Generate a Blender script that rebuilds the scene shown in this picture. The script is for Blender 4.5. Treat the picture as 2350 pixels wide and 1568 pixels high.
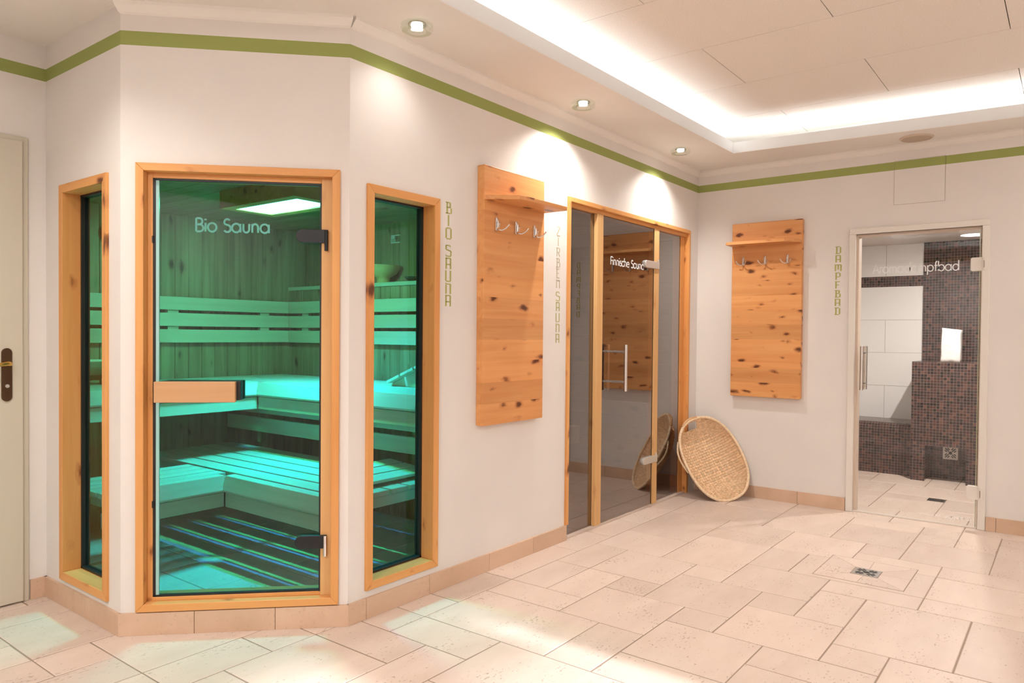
import bpy, bmesh, math, random
from mathutils import Vector, Matrix
for o in list(bpy.data.objects): bpy.data.objects.remove(o)
S = bpy.context.scene
COL = S.collection
PI = math.pi
# ------------------------------------------------------------------ camera
W, H = 2350, 1568
F_ = Vector((0.79406779, 0.60760684, -0.01643969)).normalized()
U_ = Vector((0.00781112, 0.01684363, 0.99982762))
R_ = F_.cross(U_).normalized(); U_ = R_.cross(F_).normalized()
cam = bpy.data.cameras.new('camera'); co = bpy.data.objects.new('camera', cam); COL.objects.link(co)
M = Matrix((R_, U_, -F_)).transposed().to_4x4(); M.translation = Vector((-6.00295712, -2.60489425, 1.33))
co.matrix_world = M
cam.sensor_width = 36.0; cam.sensor_fit = 'HORIZONTAL'; cam.lens = 1680.2 / W * 36.0
cam.shift_x = -5.75 / W; cam.shift_y = 11.77 / W
cam.clip_start = 0.02; cam.clip_end = 100
S.camera = co
# ------------------------------------------------------------------ exposure, world
S.view_settings.view_transform = 'Standard'; S.view_settings.look = 'None'
S.view_settings.exposure = -0.08; S.view_settings.gamma = 1.0; S.view_settings.use_curve_mapping = False
wd = bpy.data.worlds.new('world'); S.world = wd; wd.use_nodes = True
wd.node_tree.nodes['Background'].inputs[0].default_value = (0.80, 0.88, 1.0, 1)
wd.node_tree.nodes['Background'].inputs[1].default_value = 1.0
# sun added for the pale floor patches, shaped by unseen south wall openings
sun = bpy.data.lights.new('sun', 'SUN'); sun.energy = 8.0; sun.angle = math.radians(1.6); sun.color = (0.95, 0.90, 1.0)
so = bpy.data.objects.new('sun', sun); COL.objects.link(so)
so.rotation_euler = Vector((0.0, math.cos(math.radians(25)), -math.sin(math.radians(25)))).to_track_quat('-Z', 'Y').to_euler()
so.location = (-4, -7, 4)
WARM = (1.0, 0.965, 0.955)
SPOTC = (1.0, 0.96, 0.91)
SPOT_E = 62.0
COVE_E = 9.5
FILL_E = 36.0
def area(name, loc, size, size_y, energy, color, direction=(0, 0, -1), shape='RECTANGLE', spread=None):
    l = bpy.data.lights.new(name, 'AREA'); l.shape = shape; l.size = size; l.size_y = size_y; l.energy = energy; l.color = color
    if spread: l.spread = spread
    o = bpy.data.objects.new(name, l); COL.objects.link(o); o.location = loc
    Zv = -Vector(direction).normalized(); Yv = (Vector((0, 1, 0)) - Zv * Zv.y).normalized(); Xv = Yv.cross(Zv)
    o.matrix_world = Matrix((Xv, Yv, Zv)).transposed().to_4x4(); o.location = loc
    return o
# ------------------------------------------------------------------ constants of the place
ZC = 2.742
C1 = Vector((-3.8306, 0.0, 0.0)); C0 = Vector((-4.5185, 0.6851, 0.0)); Y00 = 1.4808
DC = (C1 - C0).normalized(); ANG_C = math.atan2(DC.y, DC.x); LC = (C1 - C0).length
XW, YS = -7.6, -4.7            # west and south walls (behind the camera)
ZT, ZB = 2.628, 2.567          # green band
# ------------------------------------------------------------------ mesh helpers
class MB:
    def __init__(s): s.v = []; s.f = []
    def add(s, vs, fs):
        n = len(s.v); s.v += [tuple(v) for v in vs]; s.f += [tuple(i + n for i in f) for f in fs]; return s
    def box(s, x0, x1, y0, y1, z0, z1, m=None):
        vs = [(x, y, z) for z in (z0, z1) for y in (y0, y1) for x in (x0, x1)]
        if m is not None: vs = [m @ Vector(v) for v in vs]
        return s.add(vs, [(0, 2, 3, 1), (4, 5, 7, 6), (0, 1, 5, 4), (2, 6, 7, 3), (0, 4, 6, 2), (1, 3, 7, 5)])
    def prism(s, pts, axis, a, b, m=None):
        # pts: 2D outline in the plane perpendicular to axis ('x': (y,z), 'y': (x,z), 'z': (x,y))
        def mk(p, c):
            q = {'x': (c, p[0], p[1]), 'y': (p[0], c, p[1]), 'z': (p[0], p[1], c)}[axis]
            return m @ Vector(q) if m is not None else Vector(q)
        n = len(pts); vs = [mk(p, a) for p in pts] + [mk(p, b) for p in pts]
        fs = [tuple(range(n - 1, -1, -1)), tuple(range(n, 2 * n))] + [(i, (i + 1) % n, n + (i + 1) % n, n + i) for i in range(n)]
        return s.add(vs, fs)
    def tube(s, path, r, n=10, closed=False, cap=True):
        path = [Vector(p) for p in path]; N = len(path); rs = r if isinstance(r, (list, tuple)) else [r] * N
        base = len(s.v); up = None
        for i, p in enumerate(path):
            if closed: t = path[(i + 1) % N] - path[i - 1]
            else: t = path[min(i + 1, N - 1)] - path[max(i - 1, 0)]
            t.normalize()
            if up is None:
                up = Vector((0, 0, 1)) if abs(t.z) < 0.9 else Vector((1, 0, 0))
            up = (up - t * up.dot(t)).normalized(); sd = t.cross(up)
            for k in range(n):
                a = 2 * PI * k / n; s.v.append(tuple(p + (up * math.cos(a) + sd * math.sin(a)) * rs[i]))
        for i in range(N if closed else N - 1):
            for k in range(n):
                a = base + i * n + k; b = base + i * n + (k + 1) % n
                c = base + ((i + 1) % N) * n + (k + 1) % n; d = base + ((i + 1) % N) * n + k
                s.f.append((a, b, c, d))
        if cap and not closed:
            s.f.append(tuple(base + k for k in range(n - 1, -1, -1))); s.f.append(tuple(base + (N - 1) * n + k for k in range(n)))
        return s
    def lathe(s, prof, n=32, c=(0, 0, 0), m=None):
        base = len(s.v)
        for r, z in prof:
            for k in range(n):
                a = 2 * PI * k / n; q = Vector((c[0] + r * math.cos(a), c[1] + r * math.sin(a), c[2] + z))
                s.v.append(tuple(m @ q if m is not None else q))
        for i in range(len(prof) - 1):
            for k in range(n):
                s.f.append((base + i * n + k, base + i * n + (k + 1) % n, base + (i + 1) * n + (k + 1) % n, base + (i + 1) * n + k))
        if prof[0][0] > 1e-4: s.f.append(tuple(base + k for k in range(n - 1, -1, -1)))
        if prof[-1][0] > 1e-4: s.f.append(tuple(base + (len(prof) - 1) * n + k for k in range(n)))
        return s
    def build(s, name, mat, parent=None, bevel=0, smooth=False, seg=2, kind=None):
        me = bpy.data.meshes.new(name); me.from_pydata(s.v, [], s.f); me.update()
        bm = bmesh.new(); bm.from_mesh(me); bmesh.ops.remove_doubles(bm, verts=bm.verts, dist=1e-6)
        bmesh.ops.recalc_face_normals(bm, faces=bm.faces); bm.to_mesh(me); bm.free()
        if smooth:
            for p in me.polygons: p.use_smooth = True
            try: me.set_sharp_from_angle(angle=math.radians(40))
            except Exception: pass
        o = bpy.data.objects.new(name, me); COL.objects.link(o)
        if mat: me.materials.append(mat)
        if parent: o.parent = parent
        if bevel:
            b = o.modifiers.new('bevel', 'BEVEL'); b.width = bevel; b.segments = seg; b.limit_method = 'ANGLE'; b.angle_limit = math.radians(35)
            b.harden_normals = False
        if kind: o['kind'] = kind
        return o
def tag(o, label=None, cat=None, group=None, kind=None):
    if label: o['label'] = label
    if cat: o['category'] = cat
    if group: o['group'] = group
    if kind: o['kind'] = kind
    return o
def thing(name, loc=(0, 0, 0), rz=0.0, label=None, cat=None, group=None, kind=None):
    o = bpy.data.objects.new(name, None); COL.objects.link(o); o.location = loc; o.rotation_euler = (0, 0, rz); o.empty_display_size = 0.1
    return tag(o, label, cat, group, kind)
def copy_tree(o, parent=None, kids=None):
    c = o.copy(); COL.objects.link(c)
    if parent: c.parent = parent
    for ch in [x for x in COL.objects if x.parent == o and x is not c]: copy_tree(ch, c)
    return c
# ------------------------------------------------------------------ materials
def new_mat(name):
    m = bpy.data.materials.new(name); m.use_nodes = True; nt = m.node_tree
    return m, nt, nt.nodes['Principled BSDF']
def N(nt, t, **kw):
    n = nt.nodes.new(t)
    for k, v in kw.items():
        if k in ('inputs',):
            for a, b in v.items(): n.inputs[a].default_value = b
        else: setattr(n, k, v)
    return n
def link(nt, a, b): nt.links.new(a, b)
def plain(name, col, rough=0.5, metal=0.0, emit=None, es=0.0, spec=None, bump=0.0, bscale=200):
    m, nt, b = new_mat(name)
    b.inputs['Base Color'].default_value = (*col, 1); b.inputs['Roughness'].default_value = rough; b.inputs['Metallic'].default_value = metal
    if emit: b.inputs['Emission Color'].default_value = (*emit, 1); b.inputs['Emission Strength'].default_value = es
    if spec is not None: b.inputs['Specular IOR Level'].default_value = spec
    tc = N(nt, 'ShaderNodeTexCoord'); no = N(nt, 'ShaderNodeTexNoise', inputs={'Scale': bscale, 'Detail': 3.0})
    link(nt, tc.outputs['Object'], no.inputs['Vector'])
    mr = N(nt, 'ShaderNodeMapRange', inputs={'To Min': max(rough - .06, 0.02), 'To Max': min(rough + .06, 1)})
    link(nt, no.outputs['Fac'], mr.inputs['Value']); link(nt, mr.outputs[0], b.inputs['Roughness'])
    if bump:
        bp = N(nt, 'ShaderNodeBump', inputs={'Strength': bump, 'Distance': 0.01}); link(nt, no.outputs['Fac'], bp.inputs['Height']); link(nt, bp.outputs[0], b.inputs['Normal'])
    return m
def plaster(name, base, band):
    m, nt, b = new_mat(name); b.inputs['Roughness'].default_value = 0.75; b.inputs['Specular IOR Level'].default_value = 0.25
    tc = N(nt, 'ShaderNodeTexCoord'); n1 = N(nt, 'ShaderNodeTexNoise', inputs={'Scale': 3.0, 'Detail': 5.0})
    link(nt, tc.outputs['Object'], n1.inputs['Vector'])
    r = N(nt, 'ShaderNodeValToRGB'); r.color_ramp.elements[0].position = .3; r.color_ramp.elements[1].position = .7
    r.color_ramp.elements[0].color = (*[c * .965 for c in base], 1); r.color_ramp.elements[1].color = (*base, 1)
    link(nt, n1.outputs['Fac'], r.inputs['Fac']); out = r.outputs['Color']
    if band:
        geo = N(nt, 'ShaderNodeNewGeometry'); sp = N(nt, 'ShaderNodeSeparateXYZ'); link(nt, geo.outputs['Position'], sp.inputs[0])
        a = N(nt, 'ShaderNodeMath', operation='GREATER_THAN', inputs={1: ZB}); c = N(nt, 'ShaderNodeMath', operation='LESS_THAN', inputs={1: ZT})
        mu = N(nt, 'ShaderNodeMath', operation='MULTIPLY'); link(nt, sp.outputs['Z'], a.inputs[0]); link(nt, sp.outputs['Z'], c.inputs[0])
        link(nt, a.outputs[0], mu.inputs[0]); link(nt, c.outputs[0], mu.inputs[1])
        mx = N(nt, 'ShaderNodeMix', data_type='RGBA'); link(nt, mu.outputs[0], mx.inputs[0]); link(nt, out, mx.inputs[6]); mx.inputs[7].default_value = (.33, .37, .115, 1)
        out = mx.outputs[2]
    link(nt, out, b.inputs['Base Color'])
    n2 = N(nt, 'ShaderNodeTexNoise', inputs={'Scale': 90.0, 'Detail': 6.0}); link(nt, tc.outputs['Object'], n2.inputs['Vector'])
    bp = N(nt, 'ShaderNodeBump', inputs={'Strength': .12, 'Distance': .004}); link(nt, n2.outputs['Fac'], bp.inputs['Height']); link(nt, bp.outputs[0], b.inputs['Normal'])
    return m
def wood(name, ca, cb, axis=2, knots=1.0, kscale=7.0, stave=None, rough=.42, seed=0.0, kcol=(.10, .025, .008), tone=.12, gloss=.35):
    """axis: grain direction (0 x, 1 y, 2 z) in object space; stave: (axis, pitch) gives boards of different tone"""
    m, nt, b = new_mat(name); tc = N(nt, 'ShaderNodeTexCoord')
    off = N(nt, 'ShaderNodeVectorMath', operation='ADD'); off.inputs[1].default_value = (seed * 3.1, seed * 1.7, seed * 2.3); link(nt, tc.outputs['Object'], off.inputs[0]); V = off.outputs[0]
    tv = None
    if stave:
        sp = N(nt, 'ShaderNodeSeparateXYZ'); link(nt, tc.outputs['Object'], sp.inputs[0])
        d = N(nt, 'ShaderNodeMath', operation='DIVIDE', inputs={1: stave[1]}); link(nt, sp.outputs[stave[0]], d.inputs[0])
        fl = N(nt, 'ShaderNodeMath', operation='FLOOR'); link(nt, d.outputs[0], fl.inputs[0])
        wn = N(nt, 'ShaderNodeTexWhiteNoise', noise_dimensions='1D'); link(nt, fl.outputs[0], wn.inputs['W']); tv = wn.outputs['Value']
        o2 = N(nt, 'ShaderNodeVectorMath', operation='SCALE'); o2.inputs['Scale'].default_value = 5.0; link(nt, wn.outputs['Color'], o2.inputs[0])
        o3 = N(nt, 'ShaderNodeVectorMath', operation='ADD'); link(nt, V, o3.inputs[0]); link(nt, o2.outputs[0], o3.inputs[1]); V = o3.outputs[0]
    # warp grain round knots
    kv = N(nt, 'ShaderNodeMapping'); ks = [1.0, 1.0, 1.0]; ks[axis] = .48; kv.inputs['Scale'].default_value = ks; link(nt, V, kv.inputs['Vector'])
    wz = N(nt, 'ShaderNodeTexNoise', inputs={'Scale': kscale * 1.6, 'Detail': 3.0}); link(nt, kv.outputs[0], wz.inputs['Vector'])
    wv = N(nt, 'ShaderNodeVectorMath', operation='MULTIPLY_ADD'); wv.inputs[1].default_value = (.55 / kscale,) * 3; link(nt, wz.outputs['Color'], wv.inputs[0]); link(nt, kv.outputs[0], wv.inputs[2])
    vo = N(nt, 'ShaderNodeTexVoronoi', inputs={'Scale': kscale, 'Randomness': 1.0}); link(nt, wv.outputs[0], vo.inputs['Vector'])
    mp = N(nt, 'ShaderNodeMapping'); sc = [26.0, 26.0, 26.0]; sc[axis] = 1.3; mp.inputs['Scale'].default_value = sc; link(nt, V, mp.inputs['Vector'])
    nz = N(nt, 'ShaderNodeTexNoise', inputs={'Scale': 1.0, 'Detail': 4.0, 'Distortion': .6}); link(nt, mp.outputs[0], nz.inputs['Vector'])
    mp2 = N(nt, 'ShaderNodeMapping'); sc2 = [5.0, 5.0, 5.0]; sc2[axis] = .5; mp2.inputs['Scale'].default_value = sc2; link(nt, V, mp2.inputs['Vector'])
    nz2 = N(nt, 'ShaderNodeTexNoise', inputs={'Scale': 1.0, 'Detail': 2.0}); link(nt, mp2.outputs[0], nz2.inputs['Vector'])
    ad = N(nt, 'ShaderNodeMath', operation='ADD'); link(nt, nz.outputs['Fac'], ad.inputs[0]); link(nt, nz2.outputs['Fac'], ad.inputs[1])
    mr = N(nt, 'ShaderNodeMapRange', inputs={'From Min': .68, 'From Max': 1.32}); link(nt, ad.outputs[0], mr.inputs['Value'])
    mx = N(nt, 'ShaderNodeMix', data_type='RGBA'); link(nt, mr.outputs[0], mx.inputs[0]); mx.inputs[6].default_value = (*cb, 1); mx.inputs[7].default_value = (*ca, 1)
    out = mx.outputs[2]
    if tv:
        hs = N(nt, 'ShaderNodeHueSaturation'); v = N(nt, 'ShaderNodeMapRange', inputs={'To Min': 1 - tone, 'To Max': 1 + tone}); link(nt, tv, v.inputs['Value']); link(nt, v.outputs[0], hs.inputs['Value']); link(nt, out, hs.inputs['Color']); out = hs.outputs[0]
    if knots:
        rk = N(nt, 'ShaderNodeSeparateColor'); link(nt, vo.outputs['Color'], rk.inputs[0])
        lt = N(nt, 'ShaderNodeMapRange', inputs={'From Min': 0.0, 'From Max': 1.0, 'To Min': -.05, 'To Max': .30 * knots}); pw = N(nt, 'ShaderNodeMath', operation='POWER', inputs={1: 1.9}); link(nt, rk.outputs[0], pw.inputs[0]); link(nt, pw.outputs[0], lt.inputs['Value'])
        dn = N(nt, 'ShaderNodeMath', operation='MULTIPLY_ADD', inputs={1: .16, 2: -.08}); link(nt, nz.outputs['Fac'], dn.inputs[0])
        dd = N(nt, 'ShaderNodeMath', operation='ADD'); link(nt, vo.outputs['Distance'], dd.inputs[0]); link(nt, dn.outputs[0], dd.inputs[1])
        sb = N(nt, 'ShaderNodeMath', operation='SUBTRACT'); link(nt, lt.outputs[0], sb.inputs[0]); link(nt, dd.outputs[0], sb.inputs[1])
        hl = N(nt, 'ShaderNodeMapRange', inputs={'From Min': -.17, 'From Max': .02, 'To Max': .55}); link(nt, sb.outputs[0], hl.inputs['Value'])
        ex = N(nt, 'ShaderNodeMath', operation='MULTIPLY'); pk = N(nt, 'ShaderNodeMath', operation='GREATER_THAN', inputs={1: .45}); link(nt, rk.outputs[0], pk.inputs[0]); link(nt, pk.outputs[0], ex.inputs[0]); link(nt, hl.outputs[0], ex.inputs[1])
        m1 = N(nt, 'ShaderNodeMix', data_type='RGBA'); link(nt, ex.outputs[0], m1.inputs[0]); link(nt, out, m1.inputs[6]); m1.inputs[7].default_value = (kcol[0] * 3.6, kcol[1] * 3.6, kcol[2] * 3.0, 1)
        ml = N(nt, 'ShaderNodeMapRange', inputs={'From Min': -.05, 'From Max': .09, 'To Max': .92}); link(nt, sb.outputs[0], ml.inputs['Value'])
        m2 = N(nt, 'ShaderNodeMix', data_type='RGBA'); link(nt, ml.outputs[0], m2.inputs[0]); link(nt, m1.outputs[2], m2.inputs[6]); m2.inputs[7].default_value = (*kcol, 1); out = m2.outputs[2]
    link(nt, out, b.inputs['Base Color']); b.inputs['Roughness'].default_value = rough; b.inputs['Specular IOR Level'].default_value = gloss
    bp = N(nt, 'ShaderNodeBump', inputs={'Strength': .08, 'Distance': .003}); link(nt, nz.outputs['Fac'], bp.inputs['Height']); link(nt, bp.outputs[0], b.inputs['Normal'])
    return m
def glass_mat(name, tint, k=1.7, ior=1.5):
    refl = 1.0
    m = bpy.data.materials.new(name); m.use_nodes = True; nt = m.node_tree; nt.nodes.clear()
    o = N(nt, 'ShaderNodeOutputMaterial'); tr = N(nt, 'ShaderNodeBsdfTransparent'); tr.inputs[0].default_value = (*tint, 1)
    gl = N(nt, 'ShaderNodeBsdfGlossy'); gl.inputs['Roughness'].default_value = 0.0; gl.inputs[0].default_value = (refl, refl, refl, 1)
    lw = N(nt, 'ShaderNodeFresnel', inputs={'IOR': ior}); geo = N(nt, 'ShaderNodeNewGeometry')
    inv = N(nt, 'ShaderNodeMath', operation='SUBTRACT', inputs={0: 1.0}); link(nt, geo.outputs['Backfacing'], inv.inputs[1])
    mu = N(nt, 'ShaderNodeMath', operation='MULTIPLY'); link(nt, lw.outputs[0], mu.inputs[0]); link(nt, inv.outputs[0], mu.inputs[1])
    m2 = N(nt, 'ShaderNodeMath', operation='MULTIPLY', inputs={1: k}); link(nt, mu.outputs[0], m2.inputs[0]); m2.use_clamp = True
    mx = N(nt, 'ShaderNodeMixShader'); link(nt, m2.outputs[0], mx.inputs[0]); link(nt, tr.outputs[0], mx.inputs[1]); link(nt, gl.outputs[0], mx.inputs[2]); link(nt, mx.outputs[0], o.inputs[0])
    return m
def travertine(name, ca, cb, pits=.55):
    m, nt, b = new_mat(name); tc = N(nt, 'ShaderNodeTexCoord'); geo = N(nt, 'ShaderNodeNewGeometry')
    o2 = N(nt, 'ShaderNodeCombineXYZ'); ml = N(nt, 'ShaderNodeMath', operation='MULTIPLY', inputs={1: 37.0}); link(nt, geo.outputs['Random Per Island'], ml.inputs[0]); link(nt, ml.outputs[0], o2.inputs[0]); link(nt, ml.outputs[0], o2.inputs[1])
    ad = N(nt, 'ShaderNodeVectorMath', operation='ADD'); link(nt, tc.outputs['Object'], ad.inputs[0]); link(nt, o2.outputs[0], ad.inputs[1])
    mp = N(nt, 'ShaderNodeMapping'); mp.inputs['Scale'].default_value = (2.0, 6.0, 4.0); link(nt, ad.outputs[0], mp.inputs['Vector'])
    n1 = N(nt, 'ShaderNodeTexNoise', inputs={'Scale': 1.0, 'Detail': 6.0, 'Roughness': .6}); link(nt, mp.outputs[0], n1.inputs['Vector'])
    mx = N(nt, 'ShaderNodeMix', data_type='RGBA'); mr = N(nt, 'ShaderNodeMapRange', inputs={'From Min': .3, 'From Max': .7}); link(nt, n1.outputs['Fac'], mr.inputs['Value'])
    link(nt, mr.outputs[0], mx.inputs[0]); mx.inputs[6].default_value = (*cb, 1); mx.inputs[7].default_value = (*ca, 1)
    hs = N(nt, 'ShaderNodeHueSaturation'); v = N(nt, 'ShaderNodeMapRange', inputs={'To Min': .93, 'To Max': 1.05}); link(nt, geo.outputs['Random Per Island'], v.inputs['Value']); link(nt, v.outputs[0], hs.inputs['Value']); link(nt, mx.outputs[2], hs.inputs['Color'])
    # small pits
    mp2 = N(nt, 'ShaderNodeMapping'); mp2.inputs['Scale'].default_value = (45.0, 90.0, 60.0); link(nt, ad.outputs[0], mp2.inputs['Vector'])
    n2 = N(nt, 'ShaderNodeTexNoise', inputs={'Scale': 1.0, 'Detail': 3.0, 'Roughness': .55}); link(nt, mp2.outputs[0], n2.inputs['Vector'])
    mp3 = N(nt, 'ShaderNodeMapping'); mp3.inputs['Scale'].default_value = (4.0, 6.0, 4.0); link(nt, ad.outputs[0], mp3.inputs['Vector'])
    n3 = N(nt, 'ShaderNodeTexNoise', inputs={'Scale': 1.0, 'Detail': 2.0}); link(nt, mp3.outputs[0], n3.inputs['Vector'])
    sm = N(nt, 'ShaderNodeMath', operation='MULTIPLY_ADD', inputs={1: .45}); link(nt, n3.outputs['Fac'], sm.inputs[0]); link(nt, n2.outputs['Fac'], sm.inputs[2])
    pr = N(nt, 'ShaderNodeMapRange', inputs={'From Min': .865, 'From Max': .93}); link(nt, sm.outputs[0], pr.inputs['Value'])
    p2 = N(nt, 'ShaderNodeMix', data_type='RGBA'); pf = N(nt, 'ShaderNodeMath', operation='MULTIPLY', inputs={1: pits}); link(nt, pr.outputs[0], pf.inputs[0]); link(nt, pf.outputs[0], p2.inputs[0]); link(nt, hs.outputs[0], p2.inputs[6]); p2.inputs[7].default_value = (.26, .17, .12, 1)
    link(nt, p2.outputs[2], b.inputs['Base Color']); b.inputs['Roughness'].default_value = .42; b.inputs['Specular IOR Level'].default_value = .4
    bp = N(nt, 'ShaderNodeBump', inputs={'Strength': .25, 'Distance': .004}); bp.invert = True; link(nt, pr.outputs[0], bp.inputs['Height']); link(nt, bp.outputs[0], b.inputs['Normal'])
    return m
def mosaic(name):
    m, nt, b = new_mat(name); tc = N(nt, 'ShaderNodeTexCoord')
    P = .0265
    dv = N(nt, 'ShaderNodeVectorMath', operation='SCALE'); dv.inputs['Scale'].default_value = 1 / P; link(nt, tc.outputs['Object'], dv.inputs[0])
    ad = N(nt, 'ShaderNodeVectorMath', operation='ADD'); ad.inputs[1].default_value = (.37, .41, .43); link(nt, dv.outputs[0], ad.inputs[0])
    fl = N(nt, 'ShaderNodeVectorMath', operation='FLOOR'); link(nt, ad.outputs[0], fl.inputs[0]); fr = N(nt, 'ShaderNodeVectorMath', operation='FRACTION'); link(nt, ad.outputs[0], fr.inputs[0])
    geo = N(nt, 'ShaderNodeNewGeometry'); nb = N(nt, 'ShaderNodeVectorMath', operation='ABSOLUTE'); link(nt, geo.outputs['Normal'], nb.inputs[0])
    sp = N(nt, 'ShaderNodeSeparateXYZ'); link(nt, fr.outputs[0], sp.inputs[0]); sn = N(nt, 'ShaderNodeSeparateXYZ'); link(nt, nb.outputs[0], sn.inputs[0])
    acc = None
    for k in range(3):
        a = N(nt, 'ShaderNodeMath', operation='SUBTRACT', inputs={1: .5}); link(nt, sp.outputs[k], a.inputs[0])
        c = N(nt, 'ShaderNodeMath', operation='ABSOLUTE'); link(nt, a.outputs[0], c.inputs[0])
        g = N(nt, 'ShaderNodeMath', operation='GREATER_THAN', inputs={1: .445}); link(nt, c.outputs[0], g.inputs[0])
        q = N(nt, 'ShaderNodeMath', operation='LESS_THAN', inputs={1: .8}); link(nt, sn.outputs[k], q.inputs[0])
        mu = N(nt, 'ShaderNodeMath', operation='MULTIPLY'); link(nt, g.outputs[0], mu.inputs[0]); link(nt, q.outputs[0], mu.inputs[1])
        if acc is None: acc = mu.outputs[0]
        else:
            mm = N(nt, 'ShaderNodeMath', operation='MAXIMUM'); link(nt, acc, mm.inputs[0]); link(nt, mu.outputs[0], mm.inputs[1]); acc = mm.outputs[0]
    # one value per tessera, constant along the face normal
    mask = N(nt, 'ShaderNodeVectorMath', operation='SUBTRACT'); mask.inputs[0].default_value = (1, 1, 1); rn = N(nt, 'ShaderNodeVectorMath', operation='SNAP'); rn.inputs[1].default_value = (1, 1, 1)
    hb = N(nt, 'ShaderNodeVectorMath', operation='ADD'); hb.inputs[1].default_value = (.3, .3, .3); link(nt, nb.outputs[0], hb.inputs[0]); link(nt, hb.outputs[0], rn.inputs[0]); link(nt, rn.outputs[0], mask.inputs[1])
    mu = N(nt, 'ShaderNodeVectorMath', operation='MULTIPLY'); link(nt, fl.outputs[0], mu.inputs[0]); link(nt, mask.outputs[0], mu.inputs[1])
    wn = N(nt, 'ShaderNodeTexWhiteNoise', noise_dimensions='3D'); link(nt, mu.outputs[0], wn.inputs['Vector'])
    r = N(nt, 'ShaderNodeValToRGB'); cr = r.color_ramp; cr.interpolation = 'CONSTANT'
    cols = [(0, (.010, .005, .006)), (.22, (.032, .011, .010)), (.42, (.062, .020, .016)), (.60, (.022, .013, .016)), (.74, (.085, .034, .027)), (.84, (.042, .020, .020)), (.94, (.13, .055, .040))]
    cr.elements[0].position = 0; cr.elements[0].color = (*cols[0][1], 1); cr.elements[1].position = cols[1][0]; cr.elements[1].color = (*cols[1][1], 1)
    for p_, c_ in cols[2:]:
        e = cr.elements.new(p_); e.color = (*c_, 1)
    link(nt, wn.outputs['Value'], r.inputs['Fac'])
    mx = N(nt, 'ShaderNodeMix', data_type='RGBA'); link(nt, acc, mx.inputs[0]); link(nt, r.outputs['Color'], mx.inputs[6]); mx.inputs[7].default_value = (.22, .145, .125, 1)
    link(nt, mx.outputs[2], b.inputs['Base Color'])
    rr = N(nt, 'ShaderNodeMapRange', inputs={'To Min': .12, 'To Max': .7}); link(nt, acc, rr.inputs['Value']); link(nt, rr.outputs[0], b.inputs['Roughness'])
    return m
WALL = (.80, .755, .715)
m_wall = plaster('wall_plaster', WALL, True)
m_soffit = plaster('soffit_plaster', (.87, .825, .775), False)
m_white = plain('white_lacquer', (.78, .735, .67), .35)
m_cream = plain('cream_door_lacquer', (.62, .57, .46), .38)
m_lip = plain('white_lip_paint', (.84, .85, .85), .6)
m_tile = travertine('travertine', (.75, .61, .52), (.66, .52, .435))
m_base = travertine('travertine_skirting', (.70, .49, .35), (.60, .40, .27), .14)
m_grout = plain('grout', (.34, .25, .19), .85, bump=.3)
m_panel = None
PA, PB = (.78, .40, .14), (.66, .28, .08)
m_frame = wood('pine_frame_upright', PA, PB, 2, .80, 13.0)
m_frameh = wood('pine_frame_level', PA, PB, 0, .80, 13.0, seed=2)
m_zirbe = wood('stone_pine_staves', (.78, .39, .15), (.65, .265, .085), 0, 1.05, 15.0, stave=(2, .118), tone=.10, seed=4)
m_zirbe2 = wood('stone_pine_staves_b', (.78, .39, .15), (.65, .265, .085), 0, 1.15, 17.0, stave=(2, .118), tone=.10, seed=9)
m_light_wood = wood('pale_post_wood', (.74, .46, .20), (.66, .36, .14), 2, .45, 6.0, seed=6)
m_sauna_wall = wood('spruce_planks', (.42, .31, .18), (.20, .13, .065), 2, .70, 13.0, seed=5, kcol=(.05, .02, .01))
m_sauna_wall_h = wood('spruce_planks_level', (.44, .30, .17), (.30, .19, .10), 0, .9, 9.0, seed=7)
m_sauna_ceil = wood('spruce_ceiling_boards', (.40, .26, .13), (.28, .17, .08), 0, .6, 8.0, seed=8)
m_bench_x = wood('aspen_boards_x', (.66, .58, .44), (.54, .46, .33), 0, 0, seed=1)
m_bench_y = wood('aspen_boards_y', (.66, .58, .44), (.54, .46, .33), 1, 0, seed=3)
m_metal = plain('brushed_steel', (.72, .70, .68), .25, 1.0)
m_steel_dk = plain('darkened_steel', (.42, .39, .37), .3, 1.0)
m_nickel = plain('satin_nickel_fitting', (.66, .64, .60), .35, .6)
m_bronze = plain('antique_bronze', (.13, .075, .045), .35, .9)
m_brass = plain('worn_brass', (.75, .47, .13), .25, 1.0)
m_black = plain('black_rubber', (.012, .012, .012), .5)
m_blackh = plain('black_hinge_metal', (.012, .013, .016), .45, .2)
m_glass_bio = glass_mat('clear_bio_glass', (.64, .70, .69), .75)
m_glass_win = glass_mat('clear_window_glass', (.68, .74, .73), .7)
m_glass_fin = glass_mat('bronze_tinted_glass', (.72, .62, .55), 3.0)
m_glass_st = glass_mat('clear_steam_glass', (.985, .995, .985), 1.1)
m_edge = plain('green_glass_edge', (.42, .42, .27), .2)
m_cy_edge = plain('glass_edge_pale', (.35, .62, .60), .25)
m_letter_green = plain('olive_letter_film', (.42, .42, .12), .5)
m_letter_pale = plain('pale_olive_letter_film', (.52, .47, .32), .5)
m_letter_white = plain('white_letter_film', (.85, .85, .85), .6)
m_letter_bio = bpy.data.materials.new('translucent_letter_film'); m_letter_bio.use_nodes = True
_nt = m_letter_bio.node_tree; _d = _nt.nodes['Principled BSDF']; _d.inputs['Base Color'].default_value = (.45, .62, .62, 1); _t = _nt.nodes.new('ShaderNodeBsdfTranslucent'); _t.inputs[0].default_value = (.9, 1, 1, 1)
_m = _nt.nodes.new('ShaderNodeMixShader'); _m.inputs[0].default_value = .90; _nt.links.new(_d.outputs[0], _m.inputs[1]); _nt.links.new(_t.outputs[0], _m.inputs[2]); _nt.links.new(_m.outputs[0], _nt.nodes['Material Output'].inputs[0])
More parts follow.
